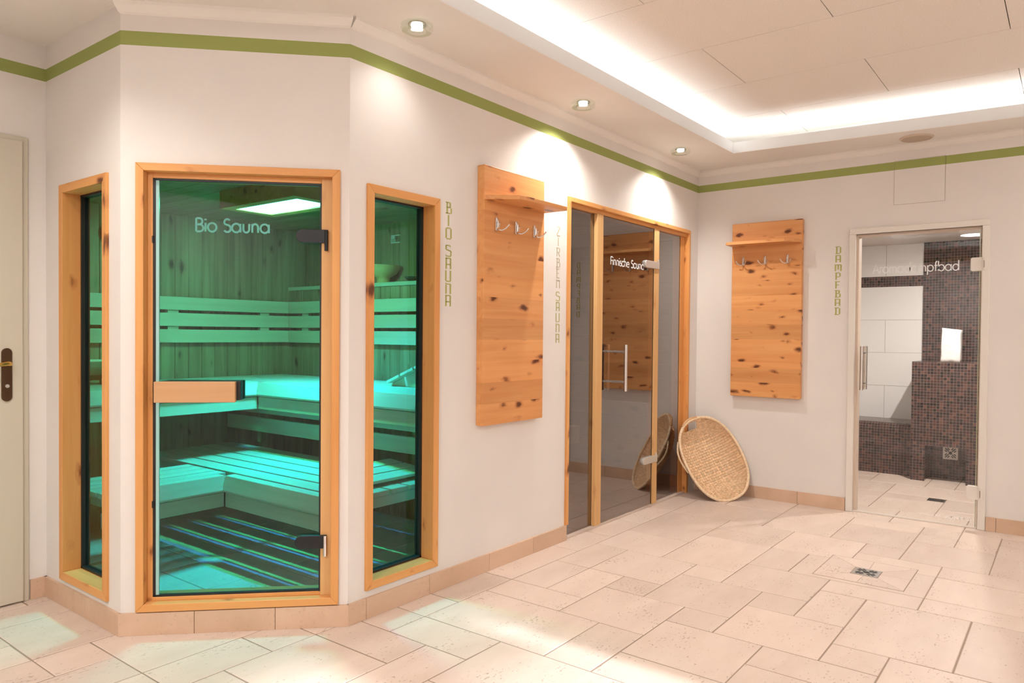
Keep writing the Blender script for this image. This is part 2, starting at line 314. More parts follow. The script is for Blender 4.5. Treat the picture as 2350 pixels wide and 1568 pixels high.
m_mosaic = mosaic('brown_glass_mosaic')
m_tilew = plain('white_wall_tile', (.86, .84, .82), .12)
m_joint = plain('grey_tile_joint', (.36, .33, .31), .8)
m_salt = None
# ------------------------------------------------------------------ walls with openings
def wall(name, length, height, thick, holes, mat, loc, rz, reveal=None, label=None, zb=0.0):
    """local: x along the wall, y = 0 room face, y = thick back face; holes (x0,x1,z0,z1)"""
    mb = MB(); xs = sorted({0.0, length, *[h[0] for h in holes], *[h[1] for h in holes]}); zs = sorted({zb, height, *[h[2] for h in holes], *[h[3] for h in holes]})
    xs = [x for x in xs if 0 <= x <= length]; zs = [z for z in zs if zb <= z <= height]
    def hole(x, z): return any(h[0] < x < h[1] and h[2] < z < h[3] for h in holes)
    nx, nz = len(xs) - 1, len(zs) - 1
    for i in range(nx):
        for j in range(nz):
            if hole((xs[i] + xs[i + 1]) / 2, (zs[j] + zs[j + 1]) / 2): continue
            x0, x1, z0, z1 = xs[i], xs[i + 1], zs[j], zs[j + 1]
            mb.add([(x0, 0, z0), (x1, 0, z0), (x1, 0, z1), (x0, 0, z1)], [(0, 1, 2, 3)])
            mb.add([(x0, thick, z0), (x1, thick, z0), (x1, thick, z1), (x0, thick, z1)], [(3, 2, 1, 0)])
            for (di, dj, q) in ((-1, 0, [(x0, 0, z0), (x0, thick, z0), (x0, thick, z1), (x0, 0, z1)]), (1, 0, [(x1, 0, z0), (x1, thick, z0), (x1, thick, z1), (x1, 0, z1)]),
                                (0, -1, [(x0, 0, z0), (x1, 0, z0), (x1, thick, z0), (x0, thick, z0)]), (0, 1, [(x0, 0, z1), (x1, 0, z1), (x1, thick, z1), (x0, thick, z1)])):
                a, b2 = i + di, j + dj
                if a < 0 or a >= nx or b2 < 0 or b2 >= nz or hole((xs[a] + xs[a + 1]) / 2, (zs[b2] + zs[b2 + 1]) / 2): mb.add(q, [(0, 1, 2, 3)])
    o = mb.build(name, mat, kind='structure'); o.location = loc; o.rotation_euler = (0, 0, rz)
    return tag(o, label, 'wall')
HW = 3.05
WT = .12
wall('wall_back', 3.8306, HW, WT, [(.0986 + .005, .5816 - .005, .136, 2.017), (1.7766, 3.6596, -1, 2.222)], m_wall, C1, 0, label='long white wall with the green stripe, narrow sauna window and glass sauna front')
wall('wall_right', 2.9 + 1.8, HW, WT, [(1.272, 2.10, -1, 2.112)], m_wall, (0, 0, 0), -PI / 2, label='white wall with the green stripe around the glass steam bath door')
wall('wall_chamfer', LC, HW, WT, [(.07, .925, .107, 2.056)], m_wall, C0, ANG_C, label='angled white wall around the glowing glass sauna door')
wall('wall_left', Y00 - C0.y, HW, WT, [(Y00 - C0.y - .605, Y00 - C0.y - .114, .13, 2.025)], m_wall, (C0.x, Y00, 0), -PI / 2, label='short white wall left of the glowing sauna door, with a narrow window')
wall('wall_door_side', -XW + C0.x, HW, WT, [(-XW + C0.x - 1.0, -XW + C0.x - .10, -1, 2.245)], m_wall, (XW, Y00, 0), 0, label='white wall at the far left holding the cream door')
wall('wall_west', Y00 - YS, HW, WT, [], m_wall, (XW, YS, 0), PI / 2, label='white wall behind the camera on the left')
wall('wall_south', -XW, HW, WT, [(3.37, 4.02, 1.45, 2.03), (4.10, 4.48, 1.45, 2.28), (4.64, 4.98, 2.40, 2.60)], m_wall, (0, YS, 0), PI, label='white wall behind the camera with three openings added to shape the floor light')  # openings added so the sun falls on the floor in patches
# small coved strip where walls meet the ceiling
def cornice(name, a, b, nrm, ext=(0.0, 0.0)):
    a, b, n = Vector(a), Vector(b), Vector(nrm); d = (b - a).normalized(); mb = MB(); pr = [(0, 2.698), (-.0, ZC + .001), (.040, ZC + .001), (.038, ZC - .012), (.012, 2.704)]
    vs = [];
    for q, e in ((a, ext[0]), (b, ext[1])):
        for (t, z) in pr: vs.append(q + n * t + d * (e * t) + Vector((0, 0, z)))
    k = len(pr); mb.add(vs, [tuple(range(k)), tuple(range(2 * k - 1, k - 1, -1))] + [(i, (i + 1) % k, k + (i + 1) % k, k + i) for i in range(k)])
    return tag(mb.build(name, m_soffit, kind='structure'), 'narrow coved plaster strip under the ceiling edge', 'trim')
nCo = Vector((DC.y, -DC.x, 0))     # outward normal of the chamfer wall (towards the room)
t8 = math.tan(PI / 8)
cornice('trim_1', C1, (0, 0, 0), (0, -1, 0), (-t8 * 0 - .414 * 0, -1))
cornice('trim_2', C0, C1, nCo, (-.414, .414))
cornice('trim_3', (0, 0, 0), (0, -2.9, 0), (-1, 0, 0), (1, 0))
# ------------------------------------------------------------------ floor of laid travertine slabs
XS = [-4.85, -4.63, -4.42, -4.20, -3.98, -3.755, -3.53, -3.295, -3.08, -2.86, -2.645, -2.43, -2.19, -1.975, -1.77, -1.57, -1.35, -1.12, -.87, -.62, -.39, -.17, .03]
def gx(i): return XS[i] if 0 <= i < len(XS) else (XS[0] + .222 * i if i < 0 else XS[-1] + .23 * (i - len(XS) + 1))
def gy(j): return .715 - .2275 * j
def floor_rects():
    rnd = random.Random(4); I0, I1, J0, J1 = -13, 34, -9, 25; V = set(); Hh = set()
    def v(i, a, b):
        for j in range(a, b): V.add((i, j))
    def h(j, a, b):
        for i in range(a, b): Hh.add((i, j))
    h(4,5,9); v(7,3,4); v(9,3,6); v(8,4,8); h(6,8,10); h(5,9,13); v(10,6,9); h(7,10,13); v(13,4,7); v(12,7,9); h(6,13,17)
    h(8,12,14); h(9,9,12); h(8,6,10); v(6,6,8); h(7,6,8); h(6,4,6); v(5,4,6); h(5,4,5); v(6,4,6); v(7,8,10); v(9,8,10); h(10,7,9)
    v(9,10,11); v(8,10,11); v(14,8,9); v(12,9,10); v(17,6,8); v(13,7,8); h(8,16,18); v(18,8,9); h(9,18,20); v(18,9,11); h(10,16,18); v(16,8,10)
    v(17,10,13); h(11,17,20); v(20,10,12); h(12,13,17); v(16,12,16); v(14,12,16); h(13,17,21); h(12,19,22); v(19,12,13); h(9,14,16); v(14,9,10)
    h(10,11,14); v(13,10,15); h(11,9,13); v(11,9,11); v(10,11,13); v(9,10,12); h(12,9,10); h(13,10,13); v(15,5,6); h(4,9,12)
    v(3,2,3); h(3,2,4); v(2,3,4); v(1,0,2); h(2,0,1); h(0,-1,1); v(0,-2,0)
    used = set(); out = []
    base = [(3,2)]*3+[(2,3)]*2+[(2,2)]*4+[(2,1)]*2+[(1,2)]*2+[(1,1)]
    def edges_ok(i, j, w, hh):
        # prefer slabs whose whole outline does not run past a known joint end
        if any((i + a, j + b) in V for a in range(1, w) for b in range(hh)) or any((i + a, j + b) in Hh for a in range(w) for b in range(1, hh)): return -1
        s = sum((i, j + b) in V for b in range(hh)) + sum((i + w, j + b) in V for b in range(hh)) + sum((i + a, j) in Hh for a in range(w)) + sum((i + a, j + hh) in Hh for a in range(w))
        return s / (2.0 * (w + hh))
    for j in range(J0, J1):
        for i in range(I0, I1):
            if (i, j) in used: continue
            best = None
            opts = base[:]; rnd.shuffle(opts); opts = opts[:6] + [(1, 1)]
            known = 3 <= i < 22 and 2 <= j < 15
            if known: opts = [(3,2),(2,3),(2,2),(2,1),(1,2),(1,1)]
            for w, hh in opts:
                cs = [(i + a, j + b) for a in range(w) for b in range(hh)]
                if any(c in used or c[0] >= I1 or c[1] >= J1 for c in cs): continue
                e = edges_ok(i, j, w, hh)
                if e < 0: continue
                sc = (e * 1.3 + .12 * w * hh) if known else rnd.random() + (.3 if w * hh > 1 else 0)
                if best is None or sc > best[0]: best = (sc, w, hh, cs)
            sc, w, hh, cs = best; used |= set(cs); out.append((i, j, w, hh))
    return out
rr = random.Random(11)
# slab bed (grout) and slabs
fb = MB().box(XW, 2.5, YS, 2.75, -.10, -.0022).build('floor', m_grout, kind='structure'); tag(fb, 'grout bed under the stone floor slabs', 'floor')
sl = MB(); g = .0032
def slab(mb, x0, x1, y0, y1, zt=0.0, bz=.0025, j=.0012):
    q = [(x0, y0), (x1, y0), (x1, y1), (x0, y1)]; q = [(a + rr.uniform(-j, j), b + rr.uniform(-j, j)) for a, b in q]
    cx, cy = (x0 + x1) / 2, (y0 + y1) / 2; bt = .003
    top = [(a + (bt if a < cx else -bt), b + (bt if b < cy else -bt), zt) for a, b in q]
    vs = [(a, b, zt - .02) for a, b in q] + [(a, b, zt - .002) for a, b in q] + top
    mb.add(vs, [(0, 1, 5, 4), (1, 2, 6, 5), (2, 3, 7, 6), (3, 0, 4, 7), (4, 5, 9, 8), (5, 6, 10, 9), (6, 7, 11, 10), (7, 4, 8, 11), (8, 9, 10, 11)])
for (i, j, w, hh) in floor_rects():
    x0, x1, y1, y0 = gx(i) + g, gx(i + w) - g, gy(j) - g, gy(j + hh) + g
    x0, x1, y0, y1 = max(x0, XW), min(x1, 2.5), max(y0, YS), min(y1, 2.75)
    if x1 - x0 > .01 and y1 - y0 > .01: slab(sl, x0, x1, y0, y1)
tag(sl.build('floor', m_tile, kind='structure'), 'pinkish beige travertine slab floor', 'floor')
# ------------------------------------------------------------------ ceiling: plaster soffit round a recessed cove
CX0, CX1, CY1 = -7.1, -.484, -.455
def cove_y(x): return -.443 + (-.49 + .443) * (x + 3.73) / (3.73 - .484)
SW = Vector((CX0, -4.3)); NW = Vector((CX0, cove_y(CX0))); NE = Vector((-.484, -.49)); SE = Vector((-.484 + (.152 / 1.835) * (4.3 - .49), -4.3))
ring_in = [NW, NE, SE, SW]
SE.x = min(SE.x, -.17)
ring_out = [Vector((XW, Y00)), Vector((0.12, Y00)), Vector((.12, YS)), Vector((XW, YS))]
mb = MB(); vs = [(*p, ZC) for p in ring_in] + [(*p, ZC) for p in ring_out] + [(*p, ZC + .004) for p in ring_in] + [(*p, ZC + .004) for p in ring_out]
fs = []
for k in range(4):
    l = (k + 1) % 4
    fs += [(k, l, 4 + l, 4 + k), (8 + k, 8 + l, 12 + l, 12 + k), (k, l, 8 + l, 8 + k)]
mb.add(vs, fs); tag(mb.build('ceiling', m_soffit, kind='structure'), 'beige plaster ceiling border round the lit recess', 'ceiling')
# upright lip round the recess
mb = MB()
def inset(ring, d):
    out = []
    for k in range(4):
        p, a, b = ring[k], ring[k - 1], ring[(k + 1) % 4]
        e1 = (p - a).normalized(); e2 = (b - p).normalized(); n1 = Vector((e1.y, -e1.x)); n2 = Vector((e2.y, -e2.x))
        bis = (n1 + n2).normalized(); out.append(p + bis * (d / bis.dot(n1)))
    return out
cx_, cy_ = -3.7, -2.3
r0 = ring_in; r1 = inset(ring_in, .022)
if (r1[0] - Vector((cx_, cy_))).length < (r0[0] - Vector((cx_, cy_))).length: r1 = inset(ring_in, -.022)   # outwards, over the plaster edge
LT = 2.825
vs = [(*p, ZC + .0045) for p in r0] + [(*p, ZC + .0045) for p in r1] + [(*p, LT) for p in r0] + [(*p, LT) for p in r1]; fs = []
for k in range(4):
    l = (k + 1) % 4
    fs += [(k, l, 8 + l, 8 + k), (4 + k, 4 + l, 12 + l, 12 + k), (8 + k, 8 + l, 12 + l, 12 + k), (k, l, 4 + l, 4 + k)]
tag(mb.add(vs, fs).build('trim_4', m_lip, kind='structure'), 'white upright lip edging the lit ceiling recess', 'trim')
# recessed board ceiling
def board_mat():
    m, nt, b = new_mat('pressed_wood_board'); tc = N(nt, 'ShaderNodeTexCoord'); geo = N(nt, 'ShaderNodeNewGeometry')
    n = N(nt, 'ShaderNodeTexNoise', inputs={'Scale': 160.0, 'Detail': 4.0, 'Roughness': .7}); link(nt, tc.outputs['Object'], n.inputs['Vector'])
    r = N(nt, 'ShaderNodeValToRGB'); r.color_ramp.elements[0].position = .3; r.color_ramp.elements[1].position = .62
    r.color_ramp.elements[0].color = (.80, .73, .66, 1); r.color_ramp.elements[1].color = (.93, .86, .785, 1); link(nt, n.outputs['Fac'], r.inputs['Fac'])
    link(nt, r.outputs['Color'], b.inputs['Base Color']); b.inputs['Roughness'].default_value = .8
    return m
m_board = board_mat()
ZP = 2.95; mb = MB(); cols = [-2.071 + .6955 * k for k in range(-8, 4)]
for k, x0 in enumerate(cols):
    kk = k - 8; off = -.907 if kk % 2 == 0 else -1.607
    for q in range(-3, 4):
        y1 = off + 1.4035 * q; y0 = y1 - 1.4035; gg = .0022
        mb.box(x0 + .0016, x0 + .6955 - .0016, y0 + gg, y1 - gg, ZP, ZP + .02)
tag(mb.build('ceiling', m_board, kind='structure'), 'pale pressed wood boards of the raised ceiling', 'ceiling')
tag(MB().box(XW, .2, YS, Y00 + .1, ZP + .021, ZP + .06).build('ceiling', plain('board_shadow_gap', (.25, .15, .08), .9), kind='structure'), 'dark backing above the ceiling boards', 'ceiling')
# hidden light strips lying in the trough behind the lip
def strip(a, b):
    a, b = Vector(a), Vector(b); L = (b - a).length; mid = (a + b) / 2; d = (b - a).normalized()
    l = bpy.data.lights.new('cove_light_strip', 'AREA'); l.shape = 'RECTANGLE'; l.size = L; l.size_y = .03; l.energy = COVE_E * L / 3; l.color = (.84, .93, 1.0)
    o = bpy.data.objects.new('cove_light_strip', l); COL.objects.link(o); o.location = (mid.x, mid.y, ZC + .056)
    X = Vector((d.x, d.y, 0)); Z = Vector((0, 0, -1)); Y = Z.cross(X); o.matrix_world = Matrix((X, Y, Z)).transposed().to_4x4(); o.location = (mid.x, mid.y, ZC + .056)
    tag(o, 'cool white light strip hidden behind the ceiling lip', 'light strip', 'cove light strips')
r2 = inset(ring_in, .10 if r1 == inset(ring_in, .022) else -.10)
for k in range(4): strip(r2[k], r2[(k + 1) % 4])
# ------------------------------------------------------------------ skirting of stone
def skirting(name, a, b, n, cuts, label, hh=.098, ea=0.0, eb=0.0):
    a, b, n = Vector(a), Vector(b), Vector(n); d = (b - a).normalized(); L = (b - a).length; mb = MB(); th = .013
    ps = [-ea] + [c for c in cuts if 0 < c < L] + [L + eb]
    for k in range(len(ps) - 1):
        s0 = ps[k] + (.0012 if k else 0); s1 = ps[k + 1] - (.0012 if k < len(ps) - 2 else 0)
        P = [a + d * s0, a + d * s1, a + d * s1 + n * th, a + d * s0 + n * th]
        mb.add([(p.x, p.y, 0.0005) for p in P] + [(p.x, p.y, hh) for p in P], [(0, 1, 2, 3), (4, 5, 6, 7), (0, 1, 5, 4), (1, 2, 6, 5), (2, 3, 7, 6), (3, 0, 4, 7)])
    return tag(mb.build(name, m_base, kind='structure'), label, 'skirting')
skirting('baseboard_back', C1, (-2.044, 0, 0), (0, -1, 0), [.10, .52, 1.0, 1.42], 'stone skirting under the coat rack wall', ea=.005)
skirting('baseboard_chamfer', C0, C1, nCo, [.31, .655], 'stone skirting under the glowing sauna door', ea=.005, eb=.005)
skirting('baseboard_left', (C0.x, Y00, 0), C0, (-1, 0, 0), [.35], 'stone skirting under the narrow left window', eb=.005)
skirting('baseboard_door_side', (C0.x - .075, Y00, 0), (C0.x, Y00, 0), (0, -1, 0), [], 'short stone skirting between cream door and corner')
skirting('baseboard_right', (0, 0, 0), (0, -1.222, 0), (-1, 0, 0), [.42, .87], 'stone skirting behind the basket')
skirting('baseboard_right', (0, -2.135, 0), (0, -4.7, 0), (-1, 0, 0), [.06, .5, 1.0, 1.5], 'stone skirting right of the steam bath door')
# ------------------------------------------------------------------ lettering
def arc(cx, cy, rx, ry, a0, a1, n=14): return [(cx + rx * math.cos(math.radians(a0 + (a1 - a0) * i / n)), cy + ry * math.sin(math.radians(a0 + (a1 - a0) * i / n))) for i in range(n + 1)]
# condensed stencil-like capitals in a unit box; (polyline, weight) with weight 1 heavy, .55 light
TALL = {
 'B': [([(.25, 0), (.25, 1)], 1), ([(0, 1), (.75, 1)], .55), ([(0, 0), (.8, 0)], .55), ([(.25, .55), (.8, .55)], .55), ([(.78, 1), (.78, .55)], 1), ([(.95, .5), (.95, 0)], 1)],
 'I': [([(.5, 0), (.5, 1)], 1)],
 'O': [([(.1, .06), (.1, .94)], 1), ([(.95, .06), (.95, .94)], 1), ([(.15, 1), (.9, 1)], .55), ([(.15, 0), (.9, 0)], .55)],
 'S': [([(.9, .85), (.8, 1), (.1, 1)], .55), ([(.1, 1), (.1, .62)], 1), ([(.1, .6), (.95, .5)], .55), ([(.95, .5), (.95, .05)], 1), ([(.95, 0), (.1, 0), (.05, .14)], .55)],
 'A': [([(.15, 0), (.15, 1)], 1), ([(.9, 0), (.9, 1)], 1), ([(.0, 1), (.9, 1)], .55), ([(.15, .42), (.9, .42)], .55)],
 'U': [([(.1, .04), (.1, 1)], 1), ([(.9, .04), (.9, 1)], 1), ([(.1, 0), (.9, 0)], .55)],
 'N': [([(.15, 0), (.15, .86)], 1), ([(.0, 1), (.25, .92), (.9, .92)], .55), ([(.9, 0), (.9, .92)], 1)],
 'D': [([(.25, 0), (.25, 1)], 1), ([(0, 1), (.85, 1)], .55), ([(0, 0), (.85, 0)], .55), ([(.92, .08), (.92, .92)], 1)],
 'M': [([(.05, 0), (.05, .86)], 1), ([(-.1, 1), (.1, .92), (1.05, .92)], .55), ([(.55, .2), (.55, .92)], 1), ([(1.05, 0), (1.05, .92)], 1)],
 'P': [([(.2, 0), (.2, 1)], 1), ([(0, 1), (.85, 1)], .55), ([(.2, .42), (.85, .42)], .55), ([(.9, .48), (.9, .94)], 1)],
 'F': [([(.2, 0), (.2, 1)], 1), ([(0, 1), (.9, 1)], .55), ([(.2, .52), (.75, .52)], .55)],
 'Z': [([(.1, 1), (.9, 1)], .55), ([(.9, .95), (.12, .05)], 1), ([(.1, 0), (.9, 0)], .55)],
 'R': [([(.2, 0), (.2, 1)], 1), ([(0, 1), (.85, 1)], .55), ([(.2, .5), (.85, .5)], .55), ([(.88, .55), (.88, .94)], 1), ([(.55, .5), (.92, 0)], .8)],
 'E': [([(.2, 0), (.2, 1)], 1), ([(0, 1), (.9, 1)], .55), ([(.2, .5), (.75, .5)], .55), ([(.2, 0), (.9, 0)], .55)],
}
x_ = .66; r_ = .33
def bowl(cx): return (arc(cx, r_, r_, r_, 0, 360, 28), 1)
# geometric lower case in cap-height units: glyph -> (strokes, advance)
GEO = {
 'B': ([([(.05, 0), (.05, 1)], 1), ([(.05, 1), (.3, 1)] + arc(.3, .765, .23, .235, 90, -90, 12) + [(.05, .53)], 1), ([(.05, .53), (.34, .53)] + arc(.34, .265, .26, .265, 90, -90, 12) + [(.05, 0)], 1)], .72),
 'i': ([([(.05, 0), (.05, x_)], 1), ([(.05, .86), (.05, .97)], 1.2)], .24),
 'o': ([bowl(r_)], .80),
 'S': ([(arc(.29, .75, .23, .24, 35, 215, 14) + arc(.29, .27, .27, .27, 60, -150, 16), 1)], .66),
 'a': ([bowl(r_), ([(.66, 0), (.66, x_)], 1)], .84),
 'u': ([([(.05, x_), (.05, .25)] + arc(.28, .25, .23, .25, 180, 360, 12) + [(.51, x_)], 1)], .70),
 'n': ([([(.05, 0), (.05, x_)], 1), ([(.05, .38)] + arc(.28, .40, .23, .26, 180, 0, 12) + [(.51, 0)], 1)], .70),
 'F': ([([(.05, 0), (.05, 1)], 1), ([(.05, 1), (.48, 1)], 1), ([(.05, .53), (.44, .53)], 1)], .56),
 's': ([(arc(.19, .49, .14, .16, 40, 220, 10) + arc(.19, .17, .17, .17, 60, -150, 12), 1)], .46),
 'c': ([(arc(.33, r_, .33, r_, 50, 310, 20), 1)], .64),
 'h': ([([(.05, 0), (.05, 1.08)], 1), ([(.05, .38)] + arc(.28, .40, .23, .26, 180, 0, 12) + [(.51, 0)], 1)], .70),
 'e': ([([(.02, .36), (.64, .36)] + arc(.33, r_, .32, r_, 5, 315, 22), 1)], .78),
 'A': ([([(.0, 0), (.38, 1), (.76, 0)], 1), ([(.14, .34), (.62, .34)], 1)], .84),
 'r': ([([(.05, 0), (.05, x_)], 1), ([(.05, .36)] + arc(.24, .42, .19, .22, 180, 60, 8), 1)], .42),
 'm': ([([(.05, 0), (.05, x_)], 1), ([(.05, .38)] + arc(.24, .42, .19, .22, 180, 0, 10) + [(.43, 0)], 1), ([(.43, .38)] + arc(.62, .42, .19, .22, 180, 0, 10) + [(.81, 0)], 1)], 1.0),
 'd': ([bowl(r_), ([(.66, 0), (.66, 1.08)], 1)], .84),
 'p': ([bowl(.38), ([(.05, -.38), (.05, x_)], 1)], .84),
 'f': ([([(.14, 0), (.14, .82)] + arc(.30, .86, .16, .18, 180, 80, 6), 1), ([(0, .6), (.34, .6)], 1)], .42),
 'b': ([bowl(.38), ([(.05, 0), (.05, 1.08)], 1)], .84),
 'w': ([([(.0, x_), (.2, 0), (.38, .6), (.56, 0), (.76, x_)], 1)], .86), '.': ([([(.05, 0), (.05, .1)], 1.2)], .24), 't': ([([(.12, 0), (.12, .9)], 1), ([(0, .62), (.28, .62)], 1)], .36),
}
def strokes(mb, st, x, z, sx, sz, wt, y=0.0, depth=.0006):
    for pl, k in st:
        w = wt * k / 2; P = [Vector((x + p[0] * sx, z + p[1] * sz)) for p in pl]; n = len(P)
        L = []; Rr = []
        for i in range(n):
            t = (P[min(i + 1, n - 1)] - P[max(i - 1, 0)])
            closed = (P[0] - P[-1]).length < 1e-5
            if closed and i in (0, n - 1): t = P[1] - P[-2]
            t.normalize(); nn = Vector((-t.y, t.x)); L.append(P[i] + nn * w); Rr.append(P[i] - nn * w)
        vs = [(p.x, y, p.y) for p in L] + [(p.x, y, p.y) for p in Rr] + [(p.x, y - depth, p.y) for p in L] + [(p.x, y - depth, p.y) for p in Rr]
        fs = []
        for i in range(n - 1):
            fs += [(i, i + 1, n + i + 1, n + i), (2 * n + i, 2 * n + i + 1, 3 * n + i + 1, 3 * n + i), (i, i + 1, 2 * n + i + 1, 2 * n + i), (n + i, n + i + 1, 3 * n + i + 1, 3 * n + i)]
        mb.add(vs, fs)
def vertical_sign(text, loc, rz, w, hh, zs, label, mat_for, wt=.0105):
    t = thing('wall_lettering', loc, rz, label, 'lettering', kind=None)
    for ch, z in zip(text, zs):
        mb = MB(); strokes(mb, TALL[ch], -w / 2, z - hh, w, hh, wt); mb.build('letter', mat_for(z), t)
    return t
s_ = .544 / 750
zs = [2.017 - s_ * (q - 200) for q in (202, 292, 385, 510, 602, 690, 781, 870)]
vertical_sign('BIOSAUNA', (-3.175, -.0006, 0), 0, .044, .056, zs, 'green downward BIO SAUNA lettering beside the narrow window', lambda z: m_letter_green)
zs = [2.013 - .0675 * k for k in range(6)] + [1.602 - .0655 * k for k in range(5)]
zs = [2.013 - .0665 * k for k in range(6)] + [1.602 - .0668 * k for k in range(5)]
vertical_sign('ZIRBENSAUNA', (-2.153, -.0006, 0), 0, .043, .054, zs, 'pale downward ZIRBEN SAUNA lettering between coat rack and tinted glass front', lambda z: m_letter_pale if z > 1.62 else m_letter_green, wt=.008)
zs = [2.028 - .0672 * k for k in range(8)]
vertical_sign('DAMPFBAD', (-.0006, -1.145, 0), -PI / 2, .040, .052, zs, 'green downward DAMPFBAD lettering left of the steam bath door', lambda z: m_letter_green)
def geo_text(text, x0, x1, z, cap, parent, mat, y, wt=.11, name='lettering'):
    adv = sum(.42 if c == ' ' else GEO[c][1] for c in text); k = (x1 - x0) / (adv - .1); mb = MB(); x = x0
    for c in text:
        if c == ' ': x += .42 * k; continue
        strokes(mb, GEO[c][0], x, z, k, cap, wt * cap, y); x += GEO[c][1] * k
    return mb.build(name, mat, parent)
# ------------------------------------------------------------------ Bio sauna door (angled wall), local x along C0->C1, y into the sauna
def mitre_frame(mb, x0, x1, z0, z1, w, y0, y1, bottom=True):
    """four mitred boards"""
    O = [(x0, z0), (x1, z0), (x1, z1), (x0, z1)]; I = [(x0 + w, z0 + (w if bottom else 0)), (x1 - w, z0 + (w if bottom else 0)), (x1 - w, z1 - w), (x0 + w, z1 - w)]
    return O, I
def frame_parts(parent, x0, x1, z0, z1, w, y0, y1, mv, mh, bottom=True, wb=None, bev=.0025):
    wb = wb or w; b0 = z0 + (wb if bottom else 0)
    MB().prism([(x0, z0), (x0, z1), (x0 + w, z1 - w), (x0 + w, b0)], 'y', y0, y1).build('frame_side', mv, parent, bev)
    MB().prism([(x1, z0), (x1, z1), (x1 - w, z1 - w), (x1 - w, b0)], 'y', y0, y1).build('frame_side', mv, parent, bev)
    MB().prism([(x0, z1), (x1, z1), (x1 - w, z1 - w), (x0 + w, z1 - w)], 'y', y0, y1).build('frame_top', mh, parent, bev)
    if bottom: MB().prism([(x0, z0), (x1, z0), (x1 - w, b0), (x0 + w, b0)], 'y', y0, y1).build('frame_bottom', mh, parent, bev)
d2 = thing('door_1', C0, ANG_C, 'pine framed glass door of the glowing teal sauna, marked Bio Sauna', 'door', kind='structure')
frame_parts(d2, .065, .930, .102, 2.061, .034, -.016, .118, m_frame, m_frameh)
# rebate lining
MB().box(.099, .122, .030, .118, .136, 2.027).build('frame_side', m_frame, d2, .002); MB().box(.846, .896, .022, .118, .136, 2.027).build('frame_side', m_light_wood, d2, .002)
MB().box(.122, .846, .030, .118, 2.005, 2.027).build('frame_top', m_frameh, d2, .002); MB().box(.099, .896, .030, .118, .136, .152).build('frame_bottom', m_frameh, d2, .002)
sb = MB().box(.122, .134, .034, .052, .152, 2.005).box(.838, .846, .030, .052, .152, 2.005).box(.122, .846, .034, .052, 1.996, 2.005).box(.122, .846, .034, .052, .152, .160); sb.build('seal', m_black, d2)
gl = MB().box(.134, .838, .036, .044, .161, 1.995).build('glass_pane', m_glass_bio, d2)
MB().box(.1335, .147, .0345, .0455, .161, 1.995).build('glass_edge', m_cy_edge, gl)
geo_text('Bio Sauna', .300, .618, 1.776, .058, gl, m_letter_bio, .0345, wt=.15)
hd = MB().box(.150, .488, -.044, -.016, 1.022, 1.113).build('door_handle', wood('alder_handle', (.62, .36, .18), (.56, .30, .14), 0, 0, seed=12), d2, .003)
MB().box(.175, .505, -.016, .035, 1.030, 1.114).box(.175, .505, .046, .075, 1.030, 1.114).build('handle_mount', m_black, d2, .002)
for z in (1.735, .352):
    pr = [(.745 + .024 * (1 - math.cos(t)) , z + .031 + .031 * math.sin(t)) for t in [PI / 2 + PI * k / 10 for k in range(0)]]
    pts = arc(.765, z + .030, .03, .03, 90, 270, 10) + [(.875, z), (.875, z + .06)]
    hg = MB().prism(pts, 'y', .010, .034).build('hinge', m_blackh, d2, .002)
    MB().tube([(.868, .012, z - .035), (.868, .012, z + .058)], .008, 12).build('hinge_pin', m_blackh if z > 1 else m_metal, hg, smooth=True)
for z in (.55, 1.72): MB().box(.120, .126, .026, .034, z, z + .03).build('latch', m_black, d2)
# ------------------------------------------------------------------ narrow windows
def narrow_window(name, loc, rz, x0, x1, z0, z1, label, gy0=.085):
    t = thing(name, loc, rz, label, 'window', kind='structure')
    frame_parts(t, x0, x1, z0, z1, .040, -.014, .112, m_frame, m_frameh)
    a, b = x0 + .040, x1 - .040
    MB().box(a, a + .012, gy0 - .016, gy0 + .022, z0 + .04, z1 - .04).box(b - .012, b, gy0 - .016, gy0 + .022, z0 + .04, z1 - .04).box(a, b, gy0 - .016, gy0 + .022, z0 + .04, z0 + .050).box(a, b, gy0 - .016, gy0 + .022, z1 - .05, z1 - .04).build('seal', m_black, t)
    MB().box(a + .012, b - .012, gy0, gy0 + .008, z0 + .05, z1 - .05).build('glass_pane', m_glass_win, t)
    return t
narrow_window('window_1', (C0.x, Y00, 0), -PI / 2, Y00 - C0.y - .610, Y00 - C0.y - .109, .125, 2.030, 'narrow pine framed window left of the glowing sauna door')
narrow_window('window_2', (0, 0, 0), 0, -3.732, -3.249, .131, 2.022, 'narrow pine framed window between the glowing door and the green letters')
# ------------------------------------------------------------------ cream door at the far left
d1 = thing('door_2', (C0.x, Y00, 0), 0, 'cream painted door with dark bronze handle at the far left edge', 'door', kind='structure')
MB().box(-.150, -.082, -.012, 0.0, 0, 2.268).box(-1.03, -.96, -.012, 0, 0, 2.268).box(-1.03, -.082, -.0121, 0, 2.19, 2.269).build('door_frame', m_cream, d1, .003)
MB().box(-.985, -.110, -.028, .018, .008, 2.245).build('door_leaf', m_cream, d1, .004)
pts = arc(-.181, 1.222, .0225, .0225, 0, 180, 12) + arc(-.181, 1.012, .0225, .0225, 180, 360, 12)
hp = MB().prism(pts, 'y', -.036, -.028).build('handle_plate', m_bronze, d1, .002)
MB().tube([(-.181, -.036, 1.170), (-.181, -.075, 1.170), (-.192, -.082, 1.172), (-.235, -.080, 1.166), (-.285, -.078, 1.160)], [.011, .011, .011, .009, .008], 12).build('door_handle', m_brass, d1, smooth=True)
MB().tube([(-.181, -.036, 1.063), (-.181, -.043, 1.063)], .0085, 14).build('lock_cylinder', m_nickel, d1)
